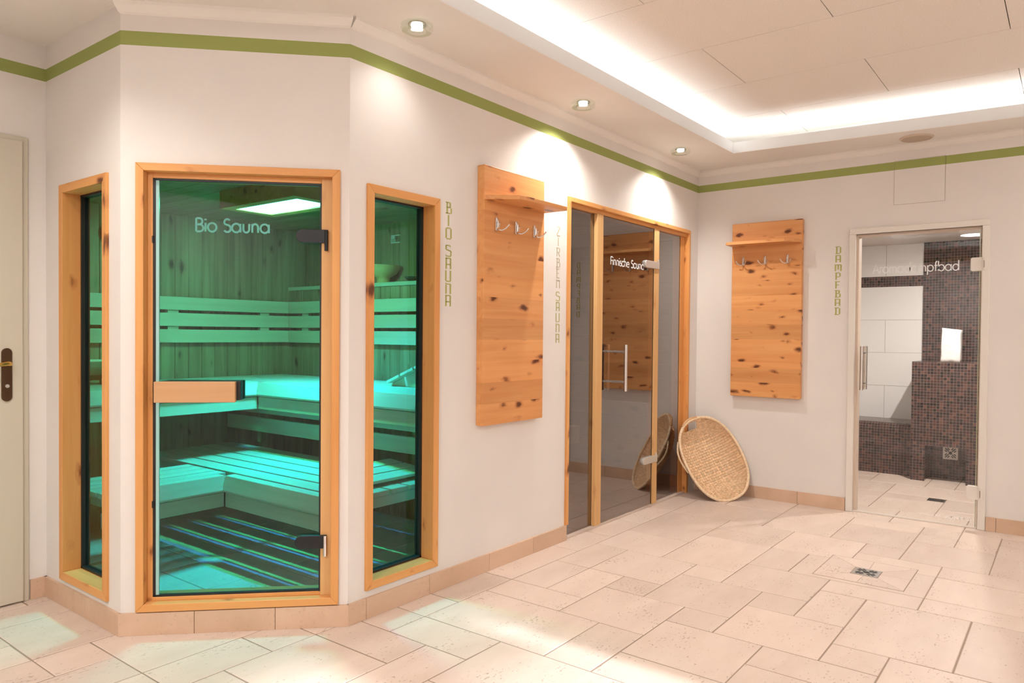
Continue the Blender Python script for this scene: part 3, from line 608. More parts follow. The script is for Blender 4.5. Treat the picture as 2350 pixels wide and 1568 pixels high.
# ------------------------------------------------------------------ Finnish (stone pine) sauna glass front
f = thing('door_3', (0, 0, 0), 0, 'bronze tinted glass sauna front with pine frame, marked Finnische Sauna', 'door', kind='structure')
MB().box(-2.054, -2.024, -.014, .10, .0985, 2.222).build('frame_side', m_frame, f, .002)
MB().box(-.201, -.171, -.012, .10, 0.001, 2.222).build('frame_side', m_frame, f, .002)
MB().box(-2.024, -.201, -.014, .10, 2.192, 2.222).build('frame_top', m_frameh, f, .002)
MB().box(-2.024, -.201, .012, .10, 2.165, 2.192).build('frame_top', wood('pine_head', PA, PB, 0, .5, seed=14), f, .002)
MB().box(-.285, -.201, .030, .10, .001, 2.165).build('frame_side', m_frame, f, .002)
for x0, x1 in ((-1.668, -1.588), (-.808, -.728)):
    MB().box(x0, x1, .004, .055, .012, 2.165).build('post', m_light_wood, f, .0025)
MB().box(-2.03, -.22, .000, .06, .001, .012).build('sill', plain('sill_stone', (.62, .50, .42), .6), f)
MB().box(-2.024, -1.668, .034, .042, .014, 2.165).build('glass_pane', m_glass_fin, f)
MB().box(-.728, -.285, .034, .042, .014, 2.165).build('glass_pane', m_glass_fin, f)
MB().box(-1.671, -1.667, .032, .0335, .014, 2.165).box(-.287, -.283, .032, .0335, .014, 2.165).box(-.812, -.808, .010, .012, .014, 2.165).build('seal', m_black, f)
fg = MB().box(-1.586, -.811, .012, .020, .016, 2.160).build('glass_door_pane', m_glass_fin, f)
geo_text('Finnische Sauna', -1.475, -.970, 1.832, .056, fg, m_letter_white, .011, wt=.14)
hb = MB().tube([(-1.412, -.084, .935), (-1.412, -.084, 1.265)], .0125, 16).build('door_handle', m_metal, f, smooth=True)
for z in (1.0, 1.215):
    MB().tube([(-1.412, -.084, z), (-1.409, .012, z)], .0085, 14).build('handle_mount', m_metal, hb, smooth=True)
    MB().tube([(-1.409, .021, z), (-1.409, .060, z)], .0085, 14).build('handle_mount', m_metal, hb, smooth=True)
MB().tube([(-1.409, .060, .935), (-1.409, .060, 1.265)], .0125, 16).build('door_handle', m_metal, f, smooth=True)
for z in (1.88, .365):
    pts = arc(-.975 + .03, z, .03, .028, 90, 270, 10) + [(-.738, z - .028), (-.738, z + .028)]
    hg = MB().prism(pts, 'y', -.006, .026).build('hinge', m_nickel, f, .004)
    MB().tube([(-.760, -.004, z + .028), (-.760, -.004, z + .045)], .006, 10).build('hinge_pin', m_nickel, hg)
# ------------------------------------------------------------------ steam bath door
sd = thing('door_4', (0, 0, 0), -PI / 2, 'clear glass steam bath door in a pale frame', 'door', kind='structure')
# local x = -world y
MB().box(1.228, 1.274, -.016, .11, .001, 2.112).build('frame_side', m_white, sd, .003); MB().box(2.086, 2.132, -.016, .11, .001, 2.112).build('frame_side', m_white, sd, .003)
MB().box(1.228, 2.132, -.0165, .11, 2.112, 2.155).build('frame_top', m_white, sd, .003)
MB().box(1.274, 1.290, .020, .11, .001, 2.112).box(2.078, 2.086, .020, .11, .001, 2.112).box(1.290, 2.078, .020, .11, 2.098, 2.112).build('frame_rebate', plain('pale_salmon_rebate', (.70, .56, .45), .45), sd)
sg = MB().box(1.292, 2.070, .006, .014, .012, 2.092).build('glass_pane', m_glass_st, sd)
MB().box(2.0695, 2.0745, .005, .015, .012, 2.092).build('glass_edge', m_edge, sg)
geo_text('Aromadampfbad', 1.392, 1.950, 1.812, .066, sg, m_letter_white, .005, wt=.11)
geo_text('www.sanda.at', 1.80, 2.055, .050, .030, sg, m_letter_white, .005, wt=.10)
MB().box(1.274, 2.086, .0, .03, .0005, .010).build('sill', plain('threshold_metal', (.72, .64, .57), .4), sd)
hb = MB().tube([(1.335, -.050, .935), (1.335, -.050, 1.265)], .0135, 16).build('door_handle', m_metal, sd, smooth=True)
hb2 = MB().tube([(1.335, .075, .935), (1.335, .075, 1.265)], .0135, 16).build('door_handle', m_metal, sd, smooth=True)
for z in (.985, 1.215):
    MB().tube([(1.335, -.050, z), (1.335, .0055, z)], .007, 12).build('handle_mount', m_metal, hb, smooth=True)
    MB().tube([(1.335, .0145, z), (1.335, .075, z)], .007, 12).build('handle_mount', m_metal, hb2, smooth=True)
for z in (1.80, .205):
    hg = MB().prism(arc(2.030, z + .083, .012, .012, 90, 180, 5) + arc(2.030, z + .012, .012, .012, 180, 270, 5) + [(2.096, z), (2.096, z + .095)], 'y', -.006, .026).build('hinge', m_white, sd, .003)
    MB().box(2.094, 2.118, -.024, -.012, z + .004, z + .091).build('hinge_leaf', m_white, hg, .002)
    MB().box(2.098, 2.101, -.0262, -.0238, z + .02, z + .07).build('hinge_slot', m_bronze, hg)
# access panel above it: a flush plate with a hairline gap
ap = thing('access_panel', (0, 0, 0), -PI / 2, 'flush square access panel above the steam bath door, crossed by the green stripe', 'panel')
MB().box(1.528, 1.853, -.0022, .0, 2.311, 2.630).build('cover_plate', m_wall, ap)
e = .0012; x0, x1, z0, z1 = 1.528, 1.853, 2.311, 2.630
MB().box(x0 - e, x0, -.0026, 0, z0 - e, z1 + e).box(x1, x1 + e * 1.4, -.0026, 0, z0 - e, z1 + e).box(x0, x1, -.0026, 0, z0 - e, z0).box(x0, x1, -.0026, 0, z1, z1 + e).build('gap_line', plain('hairline_gap', (.28, .21, .16), .9), ap)
# ------------------------------------------------------------------ coat racks
def coat_rack(loc, rz, mat, label, flip):
    """local x along the wall (board 0..0.56), y towards the wall = 0, board front at -.05"""
    t = thing('coat_rack', loc, rz, label, 'coat rack', 'stone pine coat racks on the walls'); L = .565
    MB().box(0, L, -.050, 0.0, 0, 1.425).build('backboard', mat, t, .003)
    z = 1.235
    if not flip: pts = [(.0, -.05), (.03, -.10), (.115, -.205), (.19, -.215), (L, -.215), (L, -.05)]
    else: pts = [(.0, -.05), (.0, -.19), (.02, -.205), (.475, -.205), (.565, -.10), (L, -.05)]
    MB().prism(pts, 'z', z, z + .024).build('hat_shelf', mat, t, .0025)
    for hx in (.098, .277, .455):
        h = MB().box(hx - .0085, hx + .0085, -.062, -.050, 1.075, 1.148).build('coat_hook', m_metal, t, .002)
        for s in (-1, 1):
            path = [(hx, -.060, 1.090), (hx + s * .004, -.070, 1.080), (hx + s * .016, -.082, 1.078), (hx + s * .030, -.098, 1.088), (hx + s * .038, -.108, 1.102), (hx + s * .042, -.112, 1.110)]
            MB().tube(path, [.0055, .005, .0045, .004, .004, .005], 10).build('hook_arm', m_metal, h, smooth=True)
        MB().tube([(hx, -.058, 1.148), (hx, -.069, 1.120), (hx, -.067, 1.080)], [.005, .0065, .005], 8).build('hook_spine', m_metal, h, smooth=True)
    return t
coat_rack((-2.944, 0, .828), 0, m_zirbe, 'knotty pine coat rack left of the tinted glass sauna front', False)
coat_rack((0, -.324, .838), -PI / 2, m_zirbe2, 'knotty pine coat rack on the far wall, left of the steam bath door', True)
# ------------------------------------------------------------------ ceiling lights and speaker
m_bulb = plain('lit_halogen', (1, 1, 1), .3, emit=(1.0, .95, .88), es=14.0)
m_ringgl = glass_mat('clear_ring_glass', (.93, .95, .92))
def downlight(x, y, label, energy=SPOT_E, tgt=None):
    t = thing('ceiling_downlight', (x, y, ZC), 0, label, 'ceiling light', 'round glass downlights in the ceiling border')
    MB().lathe([(.068, 0), (.073, -.005), (.073, -.028), (.068, -.034), (.044, -.034), (.040, -.028), (.040, 0)], 40).build('glass_ring', m_ringgl, t, smooth=True)
    MB().lathe([(.040, 0), (.040, -.005), (.030, -.006), (.030, 0)], 32).build('metal_rim', m_metal, t, smooth=True)
    MB().lathe([(.026, -.004), (.026, -.014), (.020, -.018), (.0, -.019)], 24).build('bulb', m_bulb, t, smooth=True)
    l = bpy.data.lights.new('spot_beam', 'SPOT'); l.energy = energy; l.color = SPOTC; l.spot_size = math.radians(136); l.spot_blend = 1.0; l.shadow_soft_size = .02
    o = bpy.data.objects.new('spot_beam', l); COL.objects.link(o); o.parent = t; o.location = (0, 0, -.045)
    return t
downlight(-3.612, -.200, 'glass ringed downlight nearest the camera, above the angled wall corner', SPOT_E * .12)
downlight(-2.22, -.218, 'bright glass ringed downlight above the gap right of the larger coat rack', SPOT_E * 1.25)
downlight(-.841, -.218, 'glass ringed downlight farthest away, near the far corner')
for k, (x, y) in enumerate([(-5.1, .35), (-6.6, .35), (-.12, -3.1), (-.12, -4.4)]):
    downlight(x, y, 'downlight in the ceiling border outside the picture', SPOT_E * (.8 if x < -3 else .35))['label'] = ['downlight before the cream door', 'downlight by the west wall', 'downlight past the steam bath door', 'downlight by the south east corner'][k]
sp = thing('ceiling_speaker', (-.175, -1.695, ZC), 0, 'flat round cream disc speaker on the ceiling border above the steam bath door', 'speaker')
MB().lathe([(.108, 0), (.108, -.004), (.100, -.009), (.094, -.009), (.094, -.004)], 48).build('rim', plain('cream_rim', (.66, .55, .44), .6), sp, smooth=True)
MB().lathe([(.094, -.003), (.094, -.006), (0, -.008)], 48).build('grille', plain('cream_mesh', (.54, .43, .34), .7), sp, smooth=True)
# added fill lamps, out of view, that lift the general light
def flush(x, y, e):
    t = thing('fill_lamp', (x, y, ZP), 0, 'added round fill lamp out of view behind the camera', 'ceiling light', 'added fill lamps behind the camera')
    MB().lathe([(.20, 0), (.20, -.03), (.17, -.06), (0, -.07)], 32).build('shade', plain('opal_shade', (.9, .85, .78), .5, emit=(1, .86, .70), es=3), t, smooth=True)
    o = area('lamp_light', (0, 0, -.085), .36, .36, e, WARM, shape='DISK'); o.parent = t
    return t
for a_, l_ in (((-5.7, -3.85, FILL_E * .5), 'added fill lamp by the south wall openings'), ((-3.8, -3.9, FILL_E * .7), 'added fill lamp in the middle of the south side'), ((-1.1, -3.9, FILL_E * .40), 'added fill lamp towards the steam bath side'), ((-6.75, -1.4, FILL_E * 1.8), 'added fill lamp by the west wall')): flush(*a_)['label'] = l_
# ------------------------------------------------------------------ Bio sauna cabin
XI0, XI1, YI0, YI1, ZI = -4.395, -2.30, .125, 2.59, 2.176
def plank_wall(name, L, Hh, mat, loc, rz, label, z0=0.0, pitch=.1035, vertical=True, phase=0.0, w=.0035, kind='structure', th=.014):
    """boards with V grooves; local x along the wall, boards proud of y = 0 towards -y"""
    prof = [(0, 0)]; x = -phase
    while x < (L if vertical else Hh):
        for dx, dy in ((0, .008), (w, 0), (pitch - w, 0), (pitch, .008)):
            q = x + dx
            lim = L if vertical else Hh
            if 0 <= q <= lim and (not prof or q > prof[-1][0] + 1e-6): prof.append((q, dy))
        x += pitch
    lim = L if vertical else Hh
    if prof[-1][0] < lim: prof.append((lim, 0))
    mb = MB(); n = len(prof); vs = []
    for q, d in prof:
        if vertical: vs += [(q, d, z0), (q, d, z0 + Hh)]
        else: vs += [(0, d, z0 + q), (L, d, z0 + q)]
    fs = [(2 * i, 2 * i + 2, 2 * i + 3, 2 * i + 1) for i in range(n - 1)]
    mb.add(vs, fs)
    if vertical: mb.add([(0, th, z0), (L, th, z0), (L, th, z0 + Hh), (0, th, z0 + Hh)], [(3, 2, 1, 0)])
    else: mb.add([(0, th, z0), (L, th, z0), (L, th, z0 + Hh), (0, th, z0 + Hh)], [(3, 2, 1, 0)])
    o = mb.build(name, mat, kind=kind); o.location = loc; o.rotation_euler = (0, 0, rz)
    return tag(o, label, 'wall')
plank_wall('wall_sauna_back', XI1 + .20 - XI0, ZI, m_sauna_wall, (XI0, YI1, 0), 0, 'spruce plank back wall of the teal sauna', phase=.02)
plank_wall('wall_sauna_right', YI1 - YI0, 1.677, m_sauna_wall, (XI1, YI1, 0), -PI / 2, 'spruce plank right wall of the teal sauna below the ledge', phase=.03)
plank_wall('wall_sauna_right', YI1 - YI0, ZI - 1.706, m_sauna_wall, (XI1 + .19, YI1, 1.706), -PI / 2, 'set back spruce planks above the ledge of the teal sauna', phase=.03)
tag(MB().box(XI1 - .014, XI1 + .19, YI0, YI1, 1.677, 1.706).build('trim_5', m_bench_y, bevel=.003, kind='structure'), 'pale wooden ledge on top of the low planks in the teal sauna', 'ledge')
plank_wall('wall_sauna_left', YI1 - 1.375, ZI, m_sauna_wall, (XI0, 1.375, 0), PI / 2, 'spruce plank left wall of the teal sauna', phase=.0).location.x = XI0
def plank_ceiling(x0, x1, y0, y1, z, mat, label, pitch=.1035):
    o = plank_wall('ceiling', x1 - x0, y1 - y0, mat, (x0, y1, z), 0, label, pitch=pitch); o.rotation_euler = (PI / 2, 0, 0); o['category'] = 'ceiling'; return o
m_ceil_y = wood('spruce_ceiling_y', (.40, .26, .13), (.28, .17, .08), 2, .5, 8.0, seed=8)
def board_ceiling():
    # boards run in y, cut along the angled wall; built local z down like the plank walls
    mb = MB(); x = XI0; ic = C0 - nCo * .125; k = 0
    def y_lo(x):
        return max(YI0, ic.y + (x - ic.x) * DC.y / DC.x)
    while x < XI1 + .20:
        x1 = min(x + .1035, XI1 + .20); a, b = x + .0015, x1 - .0015
        mb.prism([(a, y_lo(a)), (b, y_lo(b)), (b, YI1), (a, YI1)], 'z', ZI, ZI + .012); x += .1035
    ya, yb = y_lo(XI0), YI0; xc = ic.x + (YI0 - ic.y) * DC.x / DC.y
    mb.prism([(XI0, ya), (xc, YI0), (XI1 + .2, YI0), (XI1 + .2, YI1), (XI0, YI1)], 'z', ZI + .006, ZI + .05)
    return tag(mb.build('ceiling', m_ceil_b, kind='structure'), 'spruce board ceiling of the teal sauna', 'ceiling')
m_ceil_b = wood('spruce_ceiling_b', (.40, .26, .13), (.28, .17, .08), 1, .5, 8.0, seed=8)
board_ceiling()
# inner faces of the masonry shell round the cabins (keeps daylight out)
m_shell = plain('dark_cabin_shell', (.05, .035, .022), .9)
def slab_box(name, x0, x1, y0, y1, z0, z1, label, mat=None):
    return tag(MB().box(x0, x1, y0, y1, z0, z1).build(name, mat or m_shell, kind='structure'), label, 'wall')
slab_box('ceiling', XI1 + .205, 0.12, .121, 2.70, ZI + .016, ZI + .03, 'insulation above the pine sauna cabin')
slab_box('wall_sauna_outer', XI0 - .02, XI0 - .012, 1.49, 2.70, 0, ZI + .03, 'outer left wall of the teal sauna cabin')
slab_box('wall_sauna_outer', XI0 - .12, .12, YI1 + .016, YI1 + .10, 0, ZI + .03, 'outer back wall of the sauna cabins')
def y_slats(parent, x0, x1, y0, y1, z, pitch=.114, w=.096, th=.026, mat=None):
    x = x0
    while x + w <= x1 + .02:
        MB().box(x, min(x + w, x1), y0, y1, z - th, z).build('slat', mat or m_bench_y, parent, .003); x += pitch
def x_slats(parent, x0, x1, y0, y1, z, pitch=.114, w=.096, th=.026, mat=None):
    y = y0
    while y + w <= y1 + .02:
        MB().box(x0, x1, y, min(y + w, y1), z - th, z).build('slat', mat or m_bench_x, parent, .003); y += pitch
def fascia_x(parent, x0, x1, y, z, mat=None):   # faces -y, runs in x: slanted bullnose top board over a lower board
    m = mat or m_bench_x
    MB().prism([(y + .075, z), (y + .012, z), (y - .012, z - .082), (y - .004, z - .093), (y + .022, z - .093), (y + .03, z - .03), (y + .075, z - .026)], 'x', x0, x1).build('front_board', m, parent, .003)
    MB().box(x0, x1, y + .012, y + .034, z - .182, z - .099).build('lower_front_board', m, parent, .003)
def fascia_y(parent, y0, y1, x, z, mat=None):   # faces -x, runs in y
    m = mat or m_bench_y
    MB().prism([(x + .075, z), (x + .012, z), (x - .012, z - .082), (x - .004, z - .093), (x + .022, z - .093), (x + .03, z - .03), (x + .075, z - .026)], 'y', y0, y1).build('front_board', m, parent, .003)
    MB().box(x + .012, x + .034, y0, y1, z - .182, z - .099).build('lower_front_board', m, parent, .003)
ub = thing('sauna_bench', (0, 0, 0), 0, 'upper L shaped slatted bench of the teal sauna', 'bench')
y_slats(ub, -3.117 + .082, -2.318, .30, 2.57, .99, pitch=.110, w=.098)
x_slats(ub, XI0 + .02, -3.117 + .072, 1.806 + .084, 2.57, .99, pitch=.110, w=.098)
fascia_x(ub, -4.36, -3.105, 1.806, .99); fascia_y(ub, .285, 1.806, -3.117, .99)
for q in ((-3.09, -2.33, .36, .40), (-3.09, -2.33, 1.2, 1.24), (-3.09, -2.33, 2.2, 2.24), (-3.9, -3.86, 1.89, 2.55), (-4.34, -4.30, 1.89, 2.55)): MB().box(*q, .90, .963).build('support_rail', m_bench_x, ub, .002)
lb = thing('sauna_bench', (0, 0, 0), 0, 'lower L shaped slatted bench of the teal sauna', 'bench')
y_slats(lb, -3.673 + .094, -2.80, .275, 2.45, .50, pitch=.138, w=.119)
x_slats(lb, XI0 + .06, -3.673 + .066, 1.287 + .084, 1.80, .50)
fascia_x(lb, -4.33, -3.661, 1.287, .50); fascia_y(lb, .27, 1.287, -3.673, .50)
for q in ((-3.62, -2.80, .285, .325), (-3.62, -2.80, 1.35, 1.39), (-3.62, -2.80, 2.2, 2.24), (-4.30, -4.26, 1.40, 1.85)): MB().box(*q, .415, .472).build('support_rail', m_bench_x, lb, .002)
sk = thing('backrest', (0, 0, 0), 0, 'low slatted backrest between the two benches of the teal sauna', 'backrest')
for z0, z1 in ((.745, .800), (.610, .712)): MB().box(-2.915, -2.892, .30, 2.5, z0, z1).build('slat', m_bench_y, sk, .003)
for y in (.5, 1.3, 2.1): MB().box(-2.892, -2.86, y, y + .04, .53, .90).build('upright', m_sauna_wall, sk)
br = thing('backrest', (0, 0, 0), 0, 'three pale slats of the backrest on the long back wall of the teal sauna', 'backrest')
for z0, z1 in ((1.487, 1.582), (1.370, 1.466), (1.251, 1.347)): MB().box(-4.33, -2.352, 2.530, 2.552, z0, z1).build('slat', m_bench_x, br, .004)
for x in (-4.1, -3.35, -2.6): MB().box(x, x + .08, 2.552, 2.589, 1.26, 1.575).build('upright', m_bench_x, br)
br = thing('backrest', (0, 0, 0), 0, 'three pale slats of the backrest on the right wall of the teal sauna', 'backrest')
for z0, z1 in ((1.487, 1.582), (1.370, 1.466), (1.249, 1.347)): MB().box(-2.350, -2.330, .75, 2.552, z0, z1).build('slat', m_bench_y, br, .004)
for y in (.9, 1.7, 2.3): MB().box(-2.330, -2.301, y, y + .08, 1.26, 1.575).build('upright', m_bench_y, br)
# ceiling lamp of the teal sauna
lp = thing('colour_light_box', (-3.39, 1.125, ZI), 0, 'glowing white rectangular light box with wooden frame on the teal sauna ceiling', 'light box')
MB().box(-.19, .19, -.365, -.345, -.106, 0).box(-.19, .19, .345, .365, -.106, 0).box(-.19, -.17, -.345, .345, -.106, 0).box(.17, .19, -.345, .345, -.106, 0).box(-.17, -.125, -.345, .345, -.106, -.096).box(.125, .17, -.345, .345, -.106, -.096).box(-.125, .125, -.345, -.30, -.106, -.096).box(-.125, .125, .30, .345, -.106, -.096).build('box_frame', m_frameh, lp, .002)
MB().box(-.125, .125, -.30, .30, -.098, -.090).build('diffuser', plain('glowing_diffuser', (.9, .95, .95), .5, emit=(.10, 1.0, .66), es=28.0), lp)
def colour_lamp(dx, col, e, sy=.30, sx=.022, aim=(.10, .06, -1)):
    o = area('colour_diodes', (dx, 0, -.110), sx, sy, e, col, direction=aim, spread=math.radians(104)); o.parent = lp
    return o
BIO_E = 28
colour_lamp(-.06, (.02, 1.0, .44), BIO_E); colour_lamp(.06, (.0, .28, 1.0), BIO_E * 1.35)
colour_lamp(0, (.16, 1.0, .60), 17, .2, .2, (.10, 1.0, -.62)); colour_lamp(.02, (.16, 1.0, .60), 11, .2, .2, (1.0, .35, -.60))
# headrests
def headrest(loc, rz, label, tilt=20, L=.46, dp=.34):
    t = thing('headrest', loc, rz, label, 'headrest', 'sauna headrests'); a = math.radians(tilt); c, s_ = math.cos(a), math.sin(a)
    for k in range(3):
        m = Matrix.Translation((0, .01 + (k * (dp / 3)) * c, .018 + (k * (dp / 3)) * s_)) @ Matrix.Rotation(a, 4, 'X')
        MB().box(-L / 2, L / 2, 0, dp / 3 - .014, 0, .018, m).build('slat', m_bench_x, t, .003)
    for x in (-L / 2 + .05, L / 2 - .07): MB().prism([(0, 0), (dp * c, 0), (dp * c, dp * s_ + .012), (0, .012)], 'x', x, x + .022).build('side_support', m_bench_x, t, .002)
    return t
headrest((-2.56, .92, .99), PI, 'slatted wooden headrest on the upper bench, low end towards the back', 22, .40, .40)
headrest((-3.17, .36, .50), 0, 'slatted wooden headrest lying on the near end of the lower bench', 5, .52, .36)
headrest((-3.98, 2.46, .99), PI, 'slatted wooden headrest on the upper bench in the left corner', 24, .40, .34)
# things on walls and ledge
th = thing('wall_thermometer', (-3.705, YI1, 1.985), 0, 'round thermometer with pale blue dial on the back planks of the teal sauna', 'thermometer')
Rx = Matrix.Rotation(PI / 2, 4, 'X')
MB().lathe([(.0, .0), (.086, .0), (.086, .040), (.074, .050), (.070, .044), (0, .044)], 40, m=Rx).build('case', plain('dark_wood_case', (.20, .10, .05), .5), th, smooth=True)
MB().lathe([(.069, .0445), (0, .0448)], 40, m=Rx).build('dial', plain('dial_face', (.65, .80, .85), .3), th)
for k in range(11):
    a = math.radians(-130 + 26 * k + 90); MB().tube([(.050 * math.cos(a), -.0455, .050 * math.sin(a)), (.062 * math.cos(a), -.0455, .062 * math.sin(a))], .0012, 5).build('scale_mark', m_blackh, th)
MB().tube([(0, -.046, 0), (-.035, -.046, .03)], .0018, 6).build('needle', m_blackh, th)
bw = thing('wooden_bowl', (-2.215, 1.545, 1.706), 0, 'turned pale bowl on a narrow foot standing on the ledge of the teal sauna', 'bowl')
MB().lathe([(.045, 0), (.050, .004), (.047, .03), (.052, .045), (.10, .075), (.128, .115), (.131, .133), (.126, .135), (.118, .115), (.09, .08), (0, .062)], 40).build('bowl_body', m_light_wood, bw, smooth=True)
lw = thing('ladle', (-2.21, 1.18, 1.706), .4, 'dark low dish lying on the ledge right of the pale bowl', 'dish')
MB().lathe([(.05, 0), (.08, .012), (.10, .03), (.103, .034), (.096, .034), (.07, .016), (0, .010)], 32).build('dish_body', plain('dark_clay', (.06, .045, .035), .6), lw, smooth=True); lw.name = 'shallow_dish'
rk = thing('wall_label', (XI1 + .188, 1.55, 2.02), -PI / 2, 'small pale slotted plate high on the right planks of the teal sauna', 'plate')
MB().box(-.02, .075, -.006, 0, .055, .062).box(-.02, .075, -.006, 0, 0, .007).box(-.02, -.012, -.006, 0, 0, .06).box(.0, .006, -.006, 0, 0, .06).box(.02, .025, -.006, 0, 0, .03).box(-.02, .02, -.006, 0, .035, .055).build('plate', m_letter_white, rk)
rk.name = 'slotted_plate'
# ------------------------------------------------------------------ stone pine sauna behind the tinted front
FX0, FX1, FY0, FY1 = -2.085, -.02, .10, 2.45
def hplank(L, mat, loc, rz, label): return plank_wall('wall_pine_sauna', L, ZI, mat, loc, rz, label, vertical=False, pitch=.12)
m_fin_wall = wood('dark_pine_planks', (.40, .19, .075), (.26, .11, .04), 0, 1.1, 8.0, stave=(2, .12), seed=21)
m_fin_bench_x = wood('alder_bench_x', (.62, .42, .25), (.52, .33, .19), 0, 0, seed=22)
hplank(FX1 - FX0, m_fin_wall, (FX0, FY1, 0), 0, 'horizontal pine plank back wall behind the tinted glass')
hplank(FY1 - FY0, m_fin_wall, (FX1, FY1, 0), -PI / 2, 'horizontal pine plank right wall behind the tinted glass')
hplank(FY1 - FY0, m_fin_wall, (FX0, FY0, 0), PI / 2, 'horizontal pine plank left wall behind the tinted glass')
plank_ceiling(FX0, FX1, FY0, FY1, ZI, wood('pine_ceiling_boards', (.42, .24, .11), (.30, .15, .06), 2, .5, seed=23), 'pine board ceiling behind the tinted glass', .12)
b1 = thing('sauna_bench', (0, 0, 0), 0, 'lower slatted bench behind the tinted glass sauna front', 'bench')
x_slats(b1, FX0 + .03, FX1 - .03, 1.18, 1.72, .46, mat=m_fin_bench_x)
MB().box(FX0 + .03, FX1 - .03, 1.155, 1.177, .30, .462).build('front_board', m_fin_bench_x, b1, .003)
for x in (FX0 + .2, FX1 - .25): MB().box(x, x + .05, 1.18, 1.72, 0, .434).build('bench_support', m_fin_bench_x, b1)
b2 = thing('sauna_bench', (0, 0, 0), 0, 'upper slatted bench behind the tinted glass sauna front', 'bench')
x_slats(b2, FX0 + .03, FX1 - .03, 1.80, 2.40, .92, mat=m_fin_bench_x)
MB().box(FX0 + .03, FX1 - .03, 1.775, 1.797, .78, .922).build('front_board', m_fin_bench_x, b2, .003)
for x in (FX0 + .2, FX1 - .25): MB().box(x, x + .05, 1.80, 2.40, 0, .894).build('bench_support', m_fin_bench_x, b2)
b3 = thing('backrest', (0, 0, 0), 0, 'slats between the two benches behind the tinted glass', 'backrest')
for z in (.52, .61, .70): MB().box(-1.35, -.1, 1.752, 1.772, z, z + .07).build('slat', m_fin_bench_x, b3, .003)
b4 = thing('backrest', (0, 0, 0), 0, 'high slatted backrest on the back wall behind the tinted glass', 'backrest')
for z in (1.20, 1.30, 1.40): MB().box(FX0 + .1, FX1 - .1, 2.395, 2.415, z, z + .075).build('slat', m_fin_bench_x, b4, .003)
for x in (FX0 + .3, FX1 - .36): MB().box(x, x + .06, 2.415, 2.449, 1.2, 1.475).build('upright', m_fin_bench_x, b4)
# ------------------------------------------------------------------ steam bath
SX1, SZ, SY0, SY1 = 2.35, 2.287, -.42, -2.75
slab_box('wall_steam_back', SX1 + .01, SX1 + .1, SY1 - .1, SY0 + .1, 0, SZ + .1, 'tile joints behind the steam bath tiles', m_joint)
slab_box('wall_steam_left', .12, SX1 + .1, SY0, SY0 + .1, 0, SZ + .1, 'white side wall inside the steam bath', m_tilew)
slab_box('wall_steam_right', .12, SX1 + .1, SY1 - .1, SY1, 0, SZ + .1, 'mosaic side wall at the right inside the steam bath', m_mosaic)
slab_box('ceiling', .12, SX1 + .1, SY1 - .1, SY0 + .1, SZ, SZ + .1, 'white ceiling of the steam bath', plain('steam_ceiling', (.72, .64, .58), .5))['category'] = 'ceiling'
mb = MB(); gq = .0012
for z0, z1, seam in ((1.962, 2.287, -1.045), (1.514, 1.856, -.745), (1.178, 1.514, -1.045), (.837, 1.178, -.745), (.50, .837, -1.045)):
    ys = [SY0, seam if seam > -.8 else -.445, -1.39]
    ys = [-1.39, seam, SY0] if seam < -1 else [-1.39, -.745, SY0]
    for a, b_ in zip(ys[:-1], ys[1:]):
        if b_ - a > .005: mb.box(SX1 - .006, SX1 + .012, a + gq, b_ - gq, z0 + gq, z1 - gq)
tag(mb.build('wall_steam_tiles', m_tilew, kind='structure'), 'large glossy white tiles on the steam bath back wall', 'wall tiles')
tag(MB().box(SX1 - .006, SX1 + .012, -1.39, SY0, 1.856, 1.962).build('trim_6', m_mosaic, kind='structure'), 'dark brown mosaic stripe through the white steam bath tiles', 'mosaic')
tag(MB().box(SX1 - .03, SX1 + .012, SY1, -1.39, 1.0, SZ).build('wall_steam_mosaic', m_mosaic, kind='structure'), 'dark brown mosaic wall panel behind the white salt stone', 'mosaic wall')
mb = MB(); x = 1.898; r = .065
pts = [(x, 0)] + [(x + r - r * math.cos(math.radians(a)), .50 - r + r * math.sin(math.radians(a))) for a in range(0, 91, 10)] + [(SX1, .50), (SX1, 0)]
mb.prism([(p[0], p[1]) for p in pts], 'y', -1.394, SY0)
tag(mb.build('tiled_bench', m_mosaic, smooth=True), 'brown mosaic bench with rounded edge in the steam bath', 'bench')
cb = thing('mosaic_pedestal', (0, 0, 0), 0, 'tall brown mosaic pedestal with a low niche, carrying the white salt stone', 'pedestal')
x = 1.72; yL, yR, nL, nR, nz = -1.395, -2.10, -1.512, -1.842, .332
mb = MB().box(x, SX1 - .03, yR, yL, nz, 1.11).box(x, SX1 - .03, nL, yL, 0, nz).box(x, SX1 - .03, yR, nR, 0, nz)
mb.build('pedestal_body', m_mosaic, cb); MB().box(1.98, SX1 - .03, nR, nL, 0, nz).build('niche_back', m_mosaic, cb)
